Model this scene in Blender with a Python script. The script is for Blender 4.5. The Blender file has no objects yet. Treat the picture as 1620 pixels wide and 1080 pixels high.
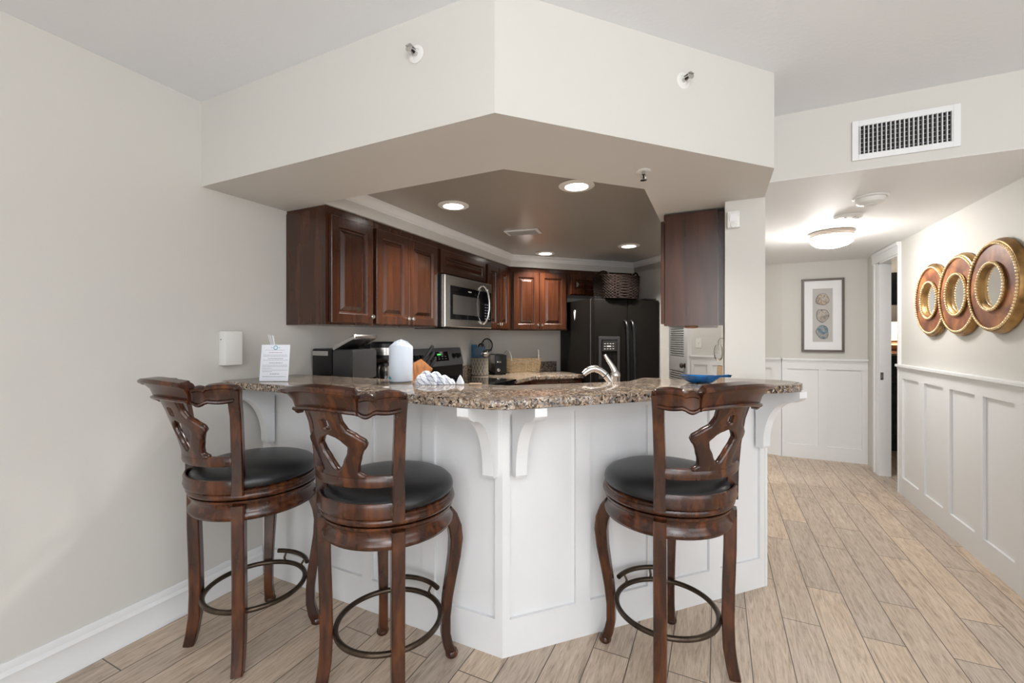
import bpy, bmesh, math, random
from mathutils import Vector, Matrix
random.seed(7)
S=bpy.context.scene
COL=S.collection
R_=math.radians
PI=math.pi

# ------------------------------------------------------------------ camera
YAW=25.447
cam=bpy.data.cameras.new('camera'); cam_o=bpy.data.objects.new('camera',cam); COL.objects.link(cam_o)
cam.sensor_width=36; cam.lens=683/1620*36; cam.shift_y=-7/1620
cam.clip_start=0.02
cam_o.location=(0,0,1.30); cam_o.rotation_euler=(R_(90),0,R_(YAW))
S.camera=cam_o
S.view_settings.view_transform='Standard'; S.view_settings.look='None'
S.view_settings.gamma=1.0; S.view_settings.exposure=0.27
S.view_settings.use_curve_mapping=False
# ------------------------------------------------------------------ world: daylight outside
w=bpy.data.worlds.new('world'); S.world=w; w.use_nodes=True
w.node_tree.nodes['Background'].inputs[0].default_value=(0.95,0.97,1.0,1)
w.node_tree.nodes['Background'].inputs[1].default_value=0.7
# ------------------------------------------------------------------ daylight through the windows behind the camera and at the right
def area(name,loc,rot,sx,sy,power,color=(1,1,1),shape='RECTANGLE',spread=None):
    l=bpy.data.lights.new(name,'AREA'); l.shape=shape; l.size=sx
    if shape!='DISK': l.size_y=sy
    l.energy=power; l.color=color
    if spread: l.spread=spread
    o=bpy.data.objects.new(name,l); COL.objects.link(o); o.location=loc; o.rotation_euler=rot
    return o
area('window_light_rear',(1.2,-3.42,1.35),(R_(90),0,0),3.4,2.1,74,(0.96,0.98,1.0))
area('window_light_side',(3.12,-0.4,1.40),(R_(90),0,R_(90)),2.6,1.9,26,(0.97,0.99,1.0))
area('added_uplight',(1.1,-1.2,1.75),(R_(180),0,0),0.5,0.5,96,(0.97,0.985,1.0),'DISK')  # added unseen uplight, stands in for flash bounced off the ceiling
KL=[(-1.53,2.34),(-0.71,2.33),(-1.565,4.07),(-0.74,4.07)]
for i,(x,y) in enumerate(KL):
    area('downlight',(x,y,2.128),(0,0,0),0.11,0.11,15,(1.0,0.95,0.89),'DISK',R_(125))
def point(name,loc,power,color,r=.05):
    l=bpy.data.lights.new(name,'POINT'); l.energy=power; l.color=color; l.shadow_soft_size=r
    o=bpy.data.objects.new(name,l); COL.objects.link(o); o.location=loc; return o
point('added_foyer_fill',(-0.72,5.65,1.8),8,(1.0,0.96,0.9),.1)  # added fill without a fixture, brightens the pantry door and angled wall

# ------------------------------------------------------------------ materials
MATS={}
def nodes(name):
    m=bpy.data.materials.new(name); m.use_nodes=True; nt=m.node_tree
    b=nt.nodes['Principled BSDF']; MATS[name]=m
    return m,nt,b
def setp(b,**k):
    for a,v in k.items():
        a=a.replace('_',' ')
        if a in b.inputs: b.inputs[a].default_value=v
def plain(name,col,rough=.5,metal=0,bump=0,bscale=200,var=0,vscale=8,**k):
    m,nt,b=nodes(name)
    b.inputs['Base Color'].default_value=(*col,1); b.inputs['Roughness'].default_value=rough; b.inputs['Metallic'].default_value=metal
    setp(b,**k)
    tc=nt.nodes.new('ShaderNodeTexCoord')
    if bump:
        n=nt.nodes.new('ShaderNodeTexNoise'); n.inputs['Scale'].default_value=bscale; n.inputs['Detail'].default_value=3
        nt.links.new(tc.outputs['Object'],n.inputs['Vector'])
        bp=nt.nodes.new('ShaderNodeBump'); bp.inputs['Strength'].default_value=bump; bp.inputs['Distance'].default_value=.002
        nt.links.new(n.outputs['Fac'],bp.inputs['Height']); nt.links.new(bp.outputs['Normal'],b.inputs['Normal'])
    if var:
        n=nt.nodes.new('ShaderNodeTexNoise'); n.inputs['Scale'].default_value=vscale; n.inputs['Detail'].default_value=4
        nt.links.new(tc.outputs['Object'],n.inputs['Vector'])
        r=nt.nodes.new('ShaderNodeValToRGB')
        r.color_ramp.elements[0].position=.3; r.color_ramp.elements[1].position=.7
        r.color_ramp.elements[0].color=(*[c*(1-var) for c in col],1); r.color_ramp.elements[1].color=(*[min(1,c*(1+var)) for c in col],1)
        nt.links.new(n.outputs['Fac'],r.inputs['Fac']); nt.links.new(r.outputs['Color'],b.inputs['Base Color'])
    return m
def wood(name,c1,c2,c3,rough=.28,scale=(14,14,1.2),coat=.3,dist=2.0,mot=.6):
    m,nt,b=nodes(name); L=nt.links
    tc=nt.nodes.new('ShaderNodeTexCoord'); mp=nt.nodes.new('ShaderNodeMapping'); mp.inputs['Scale'].default_value=scale
    L.new(tc.outputs['Object'],mp.inputs['Vector'])
    n=nt.nodes.new('ShaderNodeTexNoise'); n.inputs['Scale'].default_value=3.2; n.inputs['Detail'].default_value=7; n.inputs['Distortion'].default_value=dist
    L.new(mp.outputs['Vector'],n.inputs['Vector'])
    n2=nt.nodes.new('ShaderNodeTexNoise'); n2.inputs['Scale'].default_value=9; n2.inputs['Detail'].default_value=2
    L.new(tc.outputs['Object'],n2.inputs['Vector'])
    r=nt.nodes.new('ShaderNodeValToRGB'); e=r.color_ramp.elements
    e[0].position=.3; e[0].color=(*c1,1); e[1].position=.68; e[1].color=(*c3,1); k=e.new(.5); k.color=(*c2,1)
    mx=nt.nodes.new('ShaderNodeMath'); mx.operation='ADD'
    m2=nt.nodes.new('ShaderNodeMath'); m2.operation='MULTIPLY_ADD'; m2.inputs[1].default_value=mot; m2.inputs[2].default_value=-mot/2
    L.new(n2.outputs['Fac'],m2.inputs[0]); L.new(n.outputs['Fac'],mx.inputs[0]); L.new(m2.outputs[0],mx.inputs[1])
    L.new(mx.outputs[0],r.inputs['Fac']); L.new(r.outputs['Color'],b.inputs['Base Color'])
    b.inputs['Roughness'].default_value=rough; setp(b,Coat_Weight=coat,Coat_Roughness=.12)
    return m
WALL=plain('wall_paint',(0.605,0.592,0.560),.62,bump=.12,bscale=260)
CEIL=plain('ceiling_paint',(0.78,0.805,0.835),.8,bump=.35,bscale=70)
HCEIL=plain('hall_ceiling_paint',(0.83,0.84,0.845),.6,bump=.1,bscale=80)
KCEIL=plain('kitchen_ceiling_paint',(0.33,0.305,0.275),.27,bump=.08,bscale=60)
WHITE=plain('white_trim_paint',(0.76,0.77,0.78),.38,bump=.05,bscale=120)
ISL=plain('island_paint',(0.74,0.745,0.755),.42,bump=.08,bscale=60,var=.02,vscale=5)
STOOL=wood('stool_wood',(0.018,0.0055,0.0035),(0.045,0.0130,0.005),(0.098,0.029,0.0085),.26,scale=(9,9,1.5),coat=.15,dist=.5,mot=.35)
CAB=wood('cabinet_wood',(0.032,0.0098,0.0045),(0.045,0.0140,0.006),(0.062,0.020,0.008),.24,scale=(7,7,.7),coat=.15,dist=.4,mot=.1)
DRESS=wood('dresser_wood',(0.010,0.008,0.007),(0.022,0.018,0.016),(0.045,0.038,0.034),.5,coat=0)
BLOCK=wood('knife_block_wood',(0.20,0.07,0.02),(0.33,0.13,0.04),(0.42,0.19,0.07),.4,scale=(20,20,2),coat=.1)
TAN=wood('tan_wood',(0.30,0.19,0.11),(0.42,0.28,0.17),(0.50,0.35,0.22),.5,coat=0)
COPPER=wood('copper_leaf',(0.15,0.052,0.030),(0.26,0.095,0.045),(0.42,0.175,0.065),.5,scale=(3,3,3),coat=0.0,dist=.5)
LEATHER=plain('black_leather',(0.010,0.011,0.013),.34,bump=.25,bscale=160)
BRONZE=plain('bronze_metal',(0.075,0.055,0.04),.36,.85,var=.3,vscale=25)
GOLD=plain('antique_gold',(0.34,0.20,0.075),.38,.8,var=.55,vscale=12)
GOLDL=plain('gold_bead',(0.80,0.62,0.36),.36,.75,var=.2,vscale=40)
STEEL=plain('brushed_steel',(0.55,0.53,0.50),.24,.95)
CHROME=plain('satin_nickel',(0.66,0.65,0.63),.2,1.0)
BLACK=plain('black_plastic',(0.008,0.008,0.009),.3,Specular_IOR_Level=.35)
BLACKG=plain('black_gloss_glass',(0.006,0.006,0.007),.06,Coat_Weight=.5)
FRID=plain('black_textured_steel',(0.007,0.006,0.005),.36,bump=.25,bscale=420,Specular_IOR_Level=.14)
GREYD=plain('charcoal_panel',(0.028,0.028,0.03),.35)
GREYP=plain('graphite_panel',(0.16,0.16,0.172),.38,.3)
DARKG=plain('dark_window',(0.09,0.085,0.08),.1)
PAPER=plain('white_paper',(0.80,0.83,0.90),.6)
INK=plain('grey_ink',(0.30,0.32,0.38),.8)
INKP=plain('rose_ink',(0.45,0.25,0.32),.8)
INKB=plain('blue_ink',(0.10,0.34,0.48),.7)
PLW=plain('white_plastic',(0.74,0.74,0.72),.35)
TOWELR=plain('wrapped_paper_roll',(0.66,0.74,0.84),.35,bump=.5,bscale=45)
TEAL=plain('teal_print',(0.03,0.33,0.36),.5)
BLUEC=plain('cobalt_glaze',(0.003,0.085,0.25),.09,var=.5,vscale=30,Coat_Weight=.8)
NAVY=plain('navy_silicone',(0.02,0.06,0.11),.5)
BLUES=plain('blue_silicone',(0.005,0.11,0.25),.5)
CROCK=plain('stoneware',(0.33,0.29,0.22),.55)
CROCKD=plain('stoneware_groove',(0.13,0.115,0.10),.7)
WICKD=plain('dark_wicker',(0.018,0.012,0.010),.9,var=.5,vscale=60,Specular_IOR_Level=.1)
WICKL=plain('pale_rattan',(0.50,0.37,0.22),.55,var=.25,vscale=50)
ROPE=plain('whitewash_rope',(0.50,0.48,0.44),.7,var=.15,vscale=80)
FRAMEM=plain('grey_brown_frame',(0.11,0.085,0.075),.4)
MATB=plain('mat_board',(0.80,0.81,0.83),.6)
LINEN=plain('linen_backing',(0.50,0.49,0.475),.8,bump=.3,bscale=400)
VENTD=plain('vent_dark',(0.012,0.012,0.012),.8)
GREYV=plain('vent_coil_grey',(0.34,0.34,0.34),.7)
TVB=plain('tv_screen',(0.006,0.007,0.012),.12)
TERRA=plain('terracotta_lamp',(0.36,0.17,0.09),.5)
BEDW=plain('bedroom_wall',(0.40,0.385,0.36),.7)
m,nt,b=nodes('mirror_glass'); setp(b,Metallic=1.0,Roughness=.02); b.inputs['Base Color'].default_value=(.88,.87,.84,1); MIRROR=m
m,nt,b=nodes('clear_glass'); setp(b,Transmission_Weight=1.0,Roughness=.02,IOR=1.45); b.inputs['Base Color'].default_value=(.97,.98,.98,1); GLASS=m
def emis(name,col,strength,base=(.9,.9,.88)):
    m,nt,b=nodes(name); b.inputs['Base Color'].default_value=(*base,1)
    setp(b,Emission_Strength=strength); b.inputs['Emission Color'].default_value=(*col,1); return m
LENS=emis('lit_lens',(1,.96,.9),9)
BOWL=emis('lit_glass_bowl',(1,.97,.93),68)
SHADE=emis('lit_lamp_shade',(1,.93,.8),1.1)
GREEN=emis('green_digits',(.1,.9,.15),1.5,(.02,.1,.02))
# granite
def granite(name,tint=1.0,cool=0.0):
    m,nt,b=nodes(name); L=nt.links
    tc=nt.nodes.new('ShaderNodeTexCoord')
    v=nt.nodes.new('ShaderNodeTexVoronoi'); v.inputs['Scale'].default_value=150; v.inputs['Randomness'].default_value=1
    nn=nt.nodes.new('ShaderNodeTexNoise'); nn.inputs['Scale'].default_value=40; nn.inputs['Detail'].default_value=4
    L.new(tc.outputs['Object'],nn.inputs['Vector'])
    mixv=nt.nodes.new('ShaderNodeMix'); mixv.data_type='VECTOR'; mixv.inputs['Factor'].default_value=.035
    L.new(tc.outputs['Object'],mixv.inputs[4]); L.new(nn.outputs['Color'],mixv.inputs[5])
    L.new(mixv.outputs[1],v.inputs['Vector'])
    sep=nt.nodes.new('ShaderNodeSeparateColor'); L.new(v.outputs['Color'],sep.inputs[0])
    r=nt.nodes.new('ShaderNodeValToRGB'); r.color_ramp.interpolation='CONSTANT'; e=r.color_ramp.elements
    cols=[(0,(0.012,0.011,0.012)),(.10,(0.10,0.075,0.058)),(.24,(0.22,0.155,0.105)),(.46,(0.34,0.255,0.18)),(.68,(0.45,0.38,0.30)),(.84,(0.22,0.23,0.24)),(.93,(0.52,0.50,0.46))]
    e[0].position=0; e[0].color=(*cols[0][1],1); e[1].position=cols[1][0]; e[1].color=(*cols[1][1],1)
    for p,c in cols[2:]:
        k=e.new(p); k.color=(*c,1)
    L.new(sep.outputs[0],r.inputs['Fac'])
    big=nt.nodes.new('ShaderNodeTexNoise'); big.inputs['Scale'].default_value=18; big.inputs['Detail'].default_value=5
    L.new(tc.outputs['Object'],big.inputs['Vector'])
    r2=nt.nodes.new('ShaderNodeValToRGB'); r2.color_ramp.elements[0].position=.35; r2.color_ramp.elements[0].color=(.55,.55,.6,1)
    r2.color_ramp.elements[1].position=.62; r2.color_ramp.elements[1].color=(1.1,1.05,1,1)
    L.new(big.outputs['Fac'],r2.inputs['Fac'])
    mu=nt.nodes.new('ShaderNodeMix'); mu.data_type='RGBA'; mu.blend_type='MULTIPLY'; mu.inputs['Factor'].default_value=.8
    L.new(r.outputs['Color'],mu.inputs[6]); L.new(r2.outputs['Color'],mu.inputs[7]); L.new(mu.outputs[2],b.inputs['Base Color'])
    b.inputs['Roughness'].default_value=.09
    setp(b,Specular_IOR_Level=.42)
    return m
GRAN=granite('granite')
# floor planks (wood-look tile, running away from the camera along +Y)
def floor_mat():
    m,nt,b=nodes('plank_tile'); L=nt.links
    tc=nt.nodes.new('ShaderNodeTexCoord'); sp=nt.nodes.new('ShaderNodeSeparateXYZ'); L.new(tc.outputs['Object'],sp.inputs[0])
    cb=nt.nodes.new('ShaderNodeCombineXYZ')
    ax=nt.nodes.new('ShaderNodeMath'); ax.operation='ADD'; ax.inputs[1].default_value=10.0-.271+.1482*0+ .1482*1 - (10.0%.1482)
    L.new(sp.outputs['X'],ax.inputs[0]); 
    ay=nt.nodes.new('ShaderNodeMath'); ay.operation='ADD'; ay.inputs[1].default_value=20.18
    L.new(sp.outputs['Y'],ay.inputs[0])
    L.new(ay.outputs[0],cb.inputs[0]); L.new(ax.outputs[0],cb.inputs[1])
    br=nt.nodes.new('ShaderNodeTexBrick'); br.offset=.38; br.offset_frequency=2; br.squash=1
    br.inputs['Scale'].default_value=1; br.inputs['Brick Width'].default_value=.915; br.inputs['Row Height'].default_value=.1482
    br.inputs['Mortar Size'].default_value=.0021; br.inputs['Mortar Smooth'].default_value=.1; br.inputs['Bias'].default_value=0
    br.inputs['Color1'].default_value=(0,0,0,1); br.inputs['Color2'].default_value=(1,1,1,1); br.inputs['Mortar'].default_value=(.5,.5,.5,1)
    L.new(cb.outputs[0],br.inputs['Vector'])
    # per-plank shift of the grain
    mulv=nt.nodes.new('ShaderNodeVectorMath'); mulv.operation='MULTIPLY_ADD'
    mulv.inputs[1].default_value=(7.3,3.1,0); 
    mp=nt.nodes.new('ShaderNodeMapping'); mp.inputs['Scale'].default_value=(26,2.6,1)
    L.new(tc.outputs['Object'],mp.inputs['Vector'])
    L.new(br.outputs['Color'],mulv.inputs[0]); L.new(mp.outputs[0],mulv.inputs[2])
    n=nt.nodes.new('ShaderNodeTexNoise'); n.inputs['Scale'].default_value=1.6; n.inputs['Detail'].default_value=9; n.inputs['Roughness'].default_value=.68; n.inputs['Distortion'].default_value=1.3
    L.new(mulv.outputs[0],n.inputs['Vector'])
    r=nt.nodes.new('ShaderNodeValToRGB'); e=r.color_ramp.elements
    e[0].position=.28; e[0].color=(0.29,0.215,0.158,1); e[1].position=.70; e[1].color=(0.63,0.53,0.43,1); k=e.new(.47); k.color=(0.49,0.395,0.308,1)
    L.new(n.outputs['Fac'],r.inputs['Fac'])
    # fine dark pores
    mp2=nt.nodes.new('ShaderNodeMapping'); mp2.inputs['Scale'].default_value=(170,14,1); L.new(tc.outputs['Object'],mp2.inputs['Vector'])
    n2=nt.nodes.new('ShaderNodeTexNoise'); n2.inputs['Scale'].default_value=1; n2.inputs['Detail'].default_value=4; L.new(mp2.outputs[0],n2.inputs['Vector'])
    r2=nt.nodes.new('ShaderNodeValToRGB'); r2.color_ramp.elements[0].position=.33; r2.color_ramp.elements[0].color=(.62,.58,.54,1); r2.color_ramp.elements[1].position=.5; r2.color_ramp.elements[1].color=(1,1,1,1)
    L.new(n2.outputs['Fac'],r2.inputs['Fac'])
    mu=nt.nodes.new('ShaderNodeMix'); mu.data_type='RGBA'; mu.blend_type='MULTIPLY'; mu.inputs['Factor'].default_value=.6
    L.new(r.outputs['Color'],mu.inputs[6]); L.new(r2.outputs['Color'],mu.inputs[7])
    # plank tone
    r3=nt.nodes.new('ShaderNodeValToRGB'); r3.color_ramp.elements[0].color=(.86,.87,.9,1); r3.color_ramp.elements[1].color=(1.1,1.06,1.0,1)
    L.new(br.outputs['Color'],r3.inputs['Fac'])
    mu2=nt.nodes.new('ShaderNodeMix'); mu2.data_type='RGBA'; mu2.blend_type='MULTIPLY'; mu2.inputs['Factor'].default_value=1
    L.new(mu.outputs[2],mu2.inputs[6]); L.new(r3.outputs['Color'],mu2.inputs[7])
    mo=nt.nodes.new('ShaderNodeMix'); mo.data_type='RGBA'; L.new(br.outputs['Fac'],mo.inputs['Factor'])
    L.new(mu2.outputs[2],mo.inputs[6]); mo.inputs[7].default_value=(0.09,0.07,0.055,1)
    L.new(mo.outputs[2],b.inputs['Base Color'])
    b.inputs['Roughness'].default_value=.42
    bp=nt.nodes.new('ShaderNodeBump'); bp.inputs['Strength'].default_value=.25; bp.inputs['Distance'].default_value=.002
    L.new(n.outputs['Fac'],bp.inputs['Height']); L.new(bp.outputs['Normal'],b.inputs['Normal'])
    return m
FLOORM=floor_mat()
def towel_mat():
    m,nt,b=nodes('checked_towel'); L=nt.links
    tc=nt.nodes.new('ShaderNodeTexCoord'); br=nt.nodes.new('ShaderNodeTexBrick'); br.offset=0
    br.inputs['Scale'].default_value=1; br.inputs['Brick Width'].default_value=.030; br.inputs['Row Height'].default_value=.030
    br.inputs['Mortar Size'].default_value=.0014; br.inputs['Color1'].default_value=(.70,.74,.82,1); br.inputs['Color2'].default_value=(.76,.79,.85,1); br.inputs['Mortar'].default_value=(.03,.07,.16,1)
    L.new(tc.outputs['UV'],br.inputs['Vector']); L.new(br.outputs['Color'],b.inputs['Base Color']); b.inputs['Roughness'].default_value=.9
    return m
TOWEL=towel_mat()
def agate(name,cols,scale):
    m,nt,b=nodes(name); L=nt.links
    tc=nt.nodes.new('ShaderNodeTexCoord'); n=nt.nodes.new('ShaderNodeTexNoise'); n.inputs['Scale'].default_value=scale; n.inputs['Detail'].default_value=5; n.inputs['Distortion'].default_value=1.5
    L.new(tc.outputs['Object'],n.inputs['Vector']); r=nt.nodes.new('ShaderNodeValToRGB'); e=r.color_ramp.elements
    e[0].position=.3; e[0].color=(*cols[0],1); e[1].position=.7; e[1].color=(*cols[-1],1)
    for i,c in enumerate(cols[1:-1]):
        k=e.new(.3+.4*(i+1)/(len(cols)-1)); k.color=(*c,1)
    L.new(n.outputs['Fac'],r.inputs['Fac']); L.new(r.outputs['Color'],b.inputs['Base Color']); b.inputs['Roughness'].default_value=.3
    return m
AG1=agate('shell_tan',[(.10,.085,.08),(.30,.22,.14),(.48,.42,.34),(.36,.42,.5)],22)
AG2=agate('shell_grey',[(.08,.07,.07),(.30,.26,.22),(.46,.41,.35),(.5,.48,.45)],22)
AG3=agate('shell_blue',[(.03,.07,.11),(.10,.20,.27),(.32,.28,.22),(.28,.38,.46)],20)
AGR=plain('shell_rim',(.06,.06,.065),.4)

# ------------------------------------------------------------------ mesh builder
class B:
    def __init__(s): s.bm=bmesh.new()
    def face(s,vs):
        try: return s.bm.faces.new(vs)
        except ValueError: return None
    def box(s,x0,x1,y0,y1,z0,z1,bev=0,M=None):
        t=bmesh.new(); bmesh.ops.create_cube(t,size=1)
        bmesh.ops.scale(t,vec=(abs(x1-x0),abs(y1-y0),abs(z1-z0)),verts=t.verts)
        bmesh.ops.translate(t,vec=((x0+x1)/2,(y0+y1)/2,(z0+z1)/2),verts=t.verts)
        if bev: bmesh.ops.bevel(t,geom=t.edges[:],offset=bev,segments=2,affect='EDGES',profile=.6)
        s.add(t,M); return s
    def add(s,t,M=None):
        if M is not None: bmesh.ops.transform(t,matrix=M,verts=t.verts)
        me=bpy.data.meshes.new('tmp'); t.to_mesh(me); t.free(); s.bm.from_mesh(me); bpy.data.meshes.remove(me)
    def prism(s,pts,z0,z1,bev=0,M=None):
        t=bmesh.new(); vs=[t.verts.new((p[0],p[1],z0)) for p in pts]; f=t.faces.new(vs)
        r=bmesh.ops.extrude_face_region(t,geom=[f]); ev=[v for v in r['geom'] if isinstance(v,bmesh.types.BMVert)]
        bmesh.ops.translate(t,vec=(0,0,z1-z0),verts=ev)
        bmesh.ops.recalc_face_normals(t,faces=t.faces[:])
        if bev: bmesh.ops.bevel(t,geom=t.edges[:],offset=bev,segments=3,affect='EDGES',profile=.6)
        s.add(t,M); return s
    def lathe(s,prof,seg=32,M=None,a0=0,a1=2*PI,cap=True,sx=1,sy=1):
        t=bmesh.new(); full=abs(a1-a0-2*PI)<1e-6; n=seg if full else seg+1
        rings=[]
        for i in range(n):
            a=a0+(a1-a0)*i/seg
            rings.append([t.verts.new((r*math.cos(a)*sx,r*math.sin(a)*sy,z)) for r,z in prof])
        for i in range(seg):
            A=rings[i];C=rings[(i+1)%n]
            for j in range(len(prof)-1):
                try: t.faces.new((A[j],C[j],C[j+1],A[j+1]))
                except ValueError: pass
        if not full and cap:
            t.faces.new(rings[0]); t.faces.new(rings[-1][::-1])
        bmesh.ops.remove_doubles(t,verts=t.verts,dist=1e-6)
        if not full: bmesh.ops.holes_fill(t,edges=t.edges[:],sides=0)
        bmesh.ops.recalc_face_normals(t,faces=t.faces[:])
        s.add(t,M); return s
    def tube(s,path,rad,n=12,closed=False,up=None,sec=None,M=None,capends=True):
        """sweep a round (or sec = list of 2D points) section along path"""
        t=bmesh.new(); P=[Vector(p) for p in path]; N=len(P)
        if not isinstance(rad,(list,tuple)): rad=[rad]*N
        rings=[]; u=Vector(up) if up else None; prev=None
        for i in range(N):
            if closed: d=(P[(i+1)%N]-P[i-1]).normalized()
            else: d=(P[min(i+1,N-1)]-P[max(i-1,0)]).normalized()
            if u is not None: a=u.cross(d)
            elif prev is None:
                h=Vector((0,0,1)) if abs(d.z)<.9 else Vector((1,0,0)); a=h.cross(d)
            else: a=prev-d*prev.dot(d)
            a.normalize(); prev=a; c=d.cross(a)
            if sec: pts=[(x*rad[i],y*rad[i]) for x,y in sec]
            else: pts=[(rad[i]*math.cos(2*PI*k/n),rad[i]*math.sin(2*PI*k/n)) for k in range(n)]
            rings.append([t.verts.new(P[i]+a*x+c*y) for x,y in pts])
        m=len(rings[0])
        for i in range(N if closed else N-1):
            A=rings[i];C=rings[(i+1)%N]
            for k in range(m): t.faces.new((A[k],A[(k+1)%m],C[(k+1)%m],C[k]))
        if not closed and capends: t.faces.new(rings[0][::-1]); t.faces.new(rings[-1])
        bmesh.ops.recalc_face_normals(t,faces=t.faces[:])
        s.add(t,M); return s
    def sphere(s,c,r,u=12,v=8,sc=(1,1,1),M=None):
        t=bmesh.new(); bmesh.ops.create_uvsphere(t,u_segments=u,v_segments=v,radius=r)
        bmesh.ops.scale(t,vec=sc,verts=t.verts); bmesh.ops.translate(t,vec=c,verts=t.verts); s.add(t,M); return s
    def loops(s,w,h,prof,M=None,x0=0,z0=0):
        """nested rectangular loops in the XZ plane; prof = [(inset, y)], front is -Y"""
        t=bmesh.new(); rs=[]
        for ins,y in prof:
            rs.append([t.verts.new(p) for p in ((x0+ins,y,z0+ins),(x0+w-ins,y,z0+ins),(x0+w-ins,y,z0+h-ins),(x0+ins,y,z0+h-ins))])
        for A,C in zip(rs,rs[1:]):
            for k in range(4): t.faces.new((A[k],A[(k+1)%4],C[(k+1)%4],C[k]))
        t.faces.new(rs[-1]); t.faces.new(rs[0][::-1])
        bmesh.ops.recalc_face_normals(t,faces=t.faces[:])
        s.add(t,M); return s
    def build(s,name,mat,parent=None,smooth=None,M=None):
        if M is not None: bmesh.ops.transform(s.bm,matrix=M,verts=s.bm.verts)
        me=bpy.data.meshes.new(name); s.bm.to_mesh(me); s.bm.free()
        me.materials.append(mat)
        if smooth is not None:
            me.polygons.foreach_set('use_smooth',[True]*len(me.polygons))
            try: me.set_sharp_from_angle(angle=R_(smooth))
            except Exception: pass
        o=bpy.data.objects.new(name,me); COL.objects.link(o)
        if parent: o.parent=parent
        return o
def T(x,y,z,rz=0): return Matrix.Translation((x,y,z))@Matrix.Rotation(R_(rz),4,'Z')
def RX(a): return Matrix.Rotation(R_(a),4,'X')
def RY(a): return Matrix.Rotation(R_(a),4,'Y')
def RZ(a): return Matrix.Rotation(R_(a),4,'Z')
def thing(name,label,cat,loc=(0,0,0),rz=0,group=None):
    o=bpy.data.objects.new(name,None); COL.objects.link(o); o.empty_display_size=.1
    o.location=loc; o.rotation_euler=(0,0,R_(rz)); o['label']=label; o['category']=cat
    if group: o['group']=group
    return o
def tag(o,label,cat,group=None):
    o['label']=label; o['category']=cat
    if group: o['group']=group
    return o
def struct(o,label=None):
    o['kind']='structure'
    if label: o['label']=label
    return o
def box(x0,x1,y0,y1,z0,z1,bev=0,M=None): return B().box(x0,x1,y0,y1,z0,z1,bev,M)
def copy_tree(root,loc,rz,label,group=None):
    r=root.copy(); COL.objects.link(r); r.location=loc; r.rotation_euler=(0,0,R_(rz)); r['label']=label
    if group: r['group']=group
    def rec(src,dst):
        for ch in [c for c in bpy.data.objects if c.parent==src]:
            c=ch.copy(); COL.objects.link(c); c.parent=dst; rec(ch,c)
    rec(root,r)
    return r

# ================================================================== THE ROOM
struct(box(-2.5,4.6,-3.6,7.6,-.05,0).build('floor',FLOORM),'pale wood-look plank floor running away from the camera')
struct(box(-2.40,-2.262,-3.6,4.20,0,2.5).build('wall_left',WALL))
wr=B()   # rear wall with a wide window opening
wr.box(-2.40,-.6,-3.6,-3.5,0,2.5).box(3.0,3.35,-3.6,-3.5,0,2.5).box(-.6,3.0,-3.6,-3.5,0,.25).box(-.6,3.0,-3.6,-3.5,2.42,2.5)
struct(wr.build('wall_rear',WALL))
ws=B(); ws.box(3.2,3.35,-3.5,-1.8,0,2.5).box(3.2,3.35,1.0,2.72,0,2.5).box(3.2,3.35,-1.8,1.0,0,.4).box(3.2,3.35,-1.8,1.0,2.4,2.5)
struct(ws.build('wall_right',WALL))
def win(n,w_,h,M):
    f=struct(B().box(0,w_,-.03,.03,0,.06).box(0,w_,-.03,.03,h-.06,h).box(0,.06,-.03,.03,0,h).box(w_-.06,w_,-.03,.03,0,h).box(w_/2-.03,w_/2+.03,-.03,.03,0,h).build(n,WHITE,M=M))
win('window_1',3.6,2.17,T(-.6,-3.55,.25)); win('window_2',2.8,2.0,T(3.27,-1.8,.4,90))
struct(box(-2.40,3.35,-3.6,2.72,2.44,2.52).build('ceiling',CEIL))
# header above the hall opening
struct(box(.222,3.2,2.60,2.74,2.105,2.46).build('wall_header',WALL))
struct(box(1.50,3.2,2.60,2.74,0,2.105).build('wall_living_back',WALL))
struct(box(.2255,1.3875,2.6005,2.74,2.1035,2.2).box(.04,4.4,2.74,7.5,2.1035,2.2).build('ceiling_hall',HCEIL))
# hall right wall
rw=B(); rw.box(1.388,1.50,2.60,4.67,0,2.105).box(1.388,1.43,5.17,5.56,0,2.105).box(1.388,1.43,4.67,5.17,2.0,2.105)
struct(rw.build('wall_hall_right',WALL))
struct(box(.637,1.388,5.55,5.67,0,2.105).build('wall_hall_back',WALL))
# angled wall piece at the end of the hall, running on behind the pillar
HA=Vector((.637,5.55)); HB=Vector((-.296,5.905)); ang=math.degrees(math.atan2((HA-HB).y,(HA-HB).x)); HL=(HA-HB).length
MA=T(HB.x,HB.y,0,ang)
struct(box(0,HL,0,.1,0,2.2).build('wall_hall_angled',WALL,M=MA))
# pillar wall between kitchen and hall
struct(box(.037,.225,2.60,4.35,0,2.12).build('wall_pillar',WALL))
# kitchen walls
DG=Matrix.Translation((-2.262,4.187,0))@RZ(45)
struct(box(-.05,1.78,0,.1,0,2.2).build('wall_kitchen_back',WALL,M=DG))
# wall right of the fridge: line X+Y=4.218
MF=T(-1.032,5.25,0,-45)
struct(box(0,.707,0,.10,0,2.2).build('wall_kitchen_right',WALL,M=MF))
# pantry wall further back, holds the louvered door
NV=Vector((-.296,5.905)); FV=Vector((-.43,.903))
MP=T(NV.x,NV.y,0,math.degrees(math.atan2(-FV.y,-FV.x)))@Matrix.Translation((-1.2,0,0))
struct(box(0,1.2,0,.08,0,2.2).build('wall_pantry',WALL,M=MP))
struct(box(-2.4,.04,6.62,6.72,0,2.2).build('wall_far',WALL)); struct(box(-2.4,-2.3,4.25,6.62,0,2.2).build('added_far_left_wall',WALL)); struct(box(-2.4,-.866,5.30,6.8,2.15,2.2).build('added_foyer_ceiling',WALL))  # foyer ceiling and far left wall added out of view to block sky light
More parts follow.
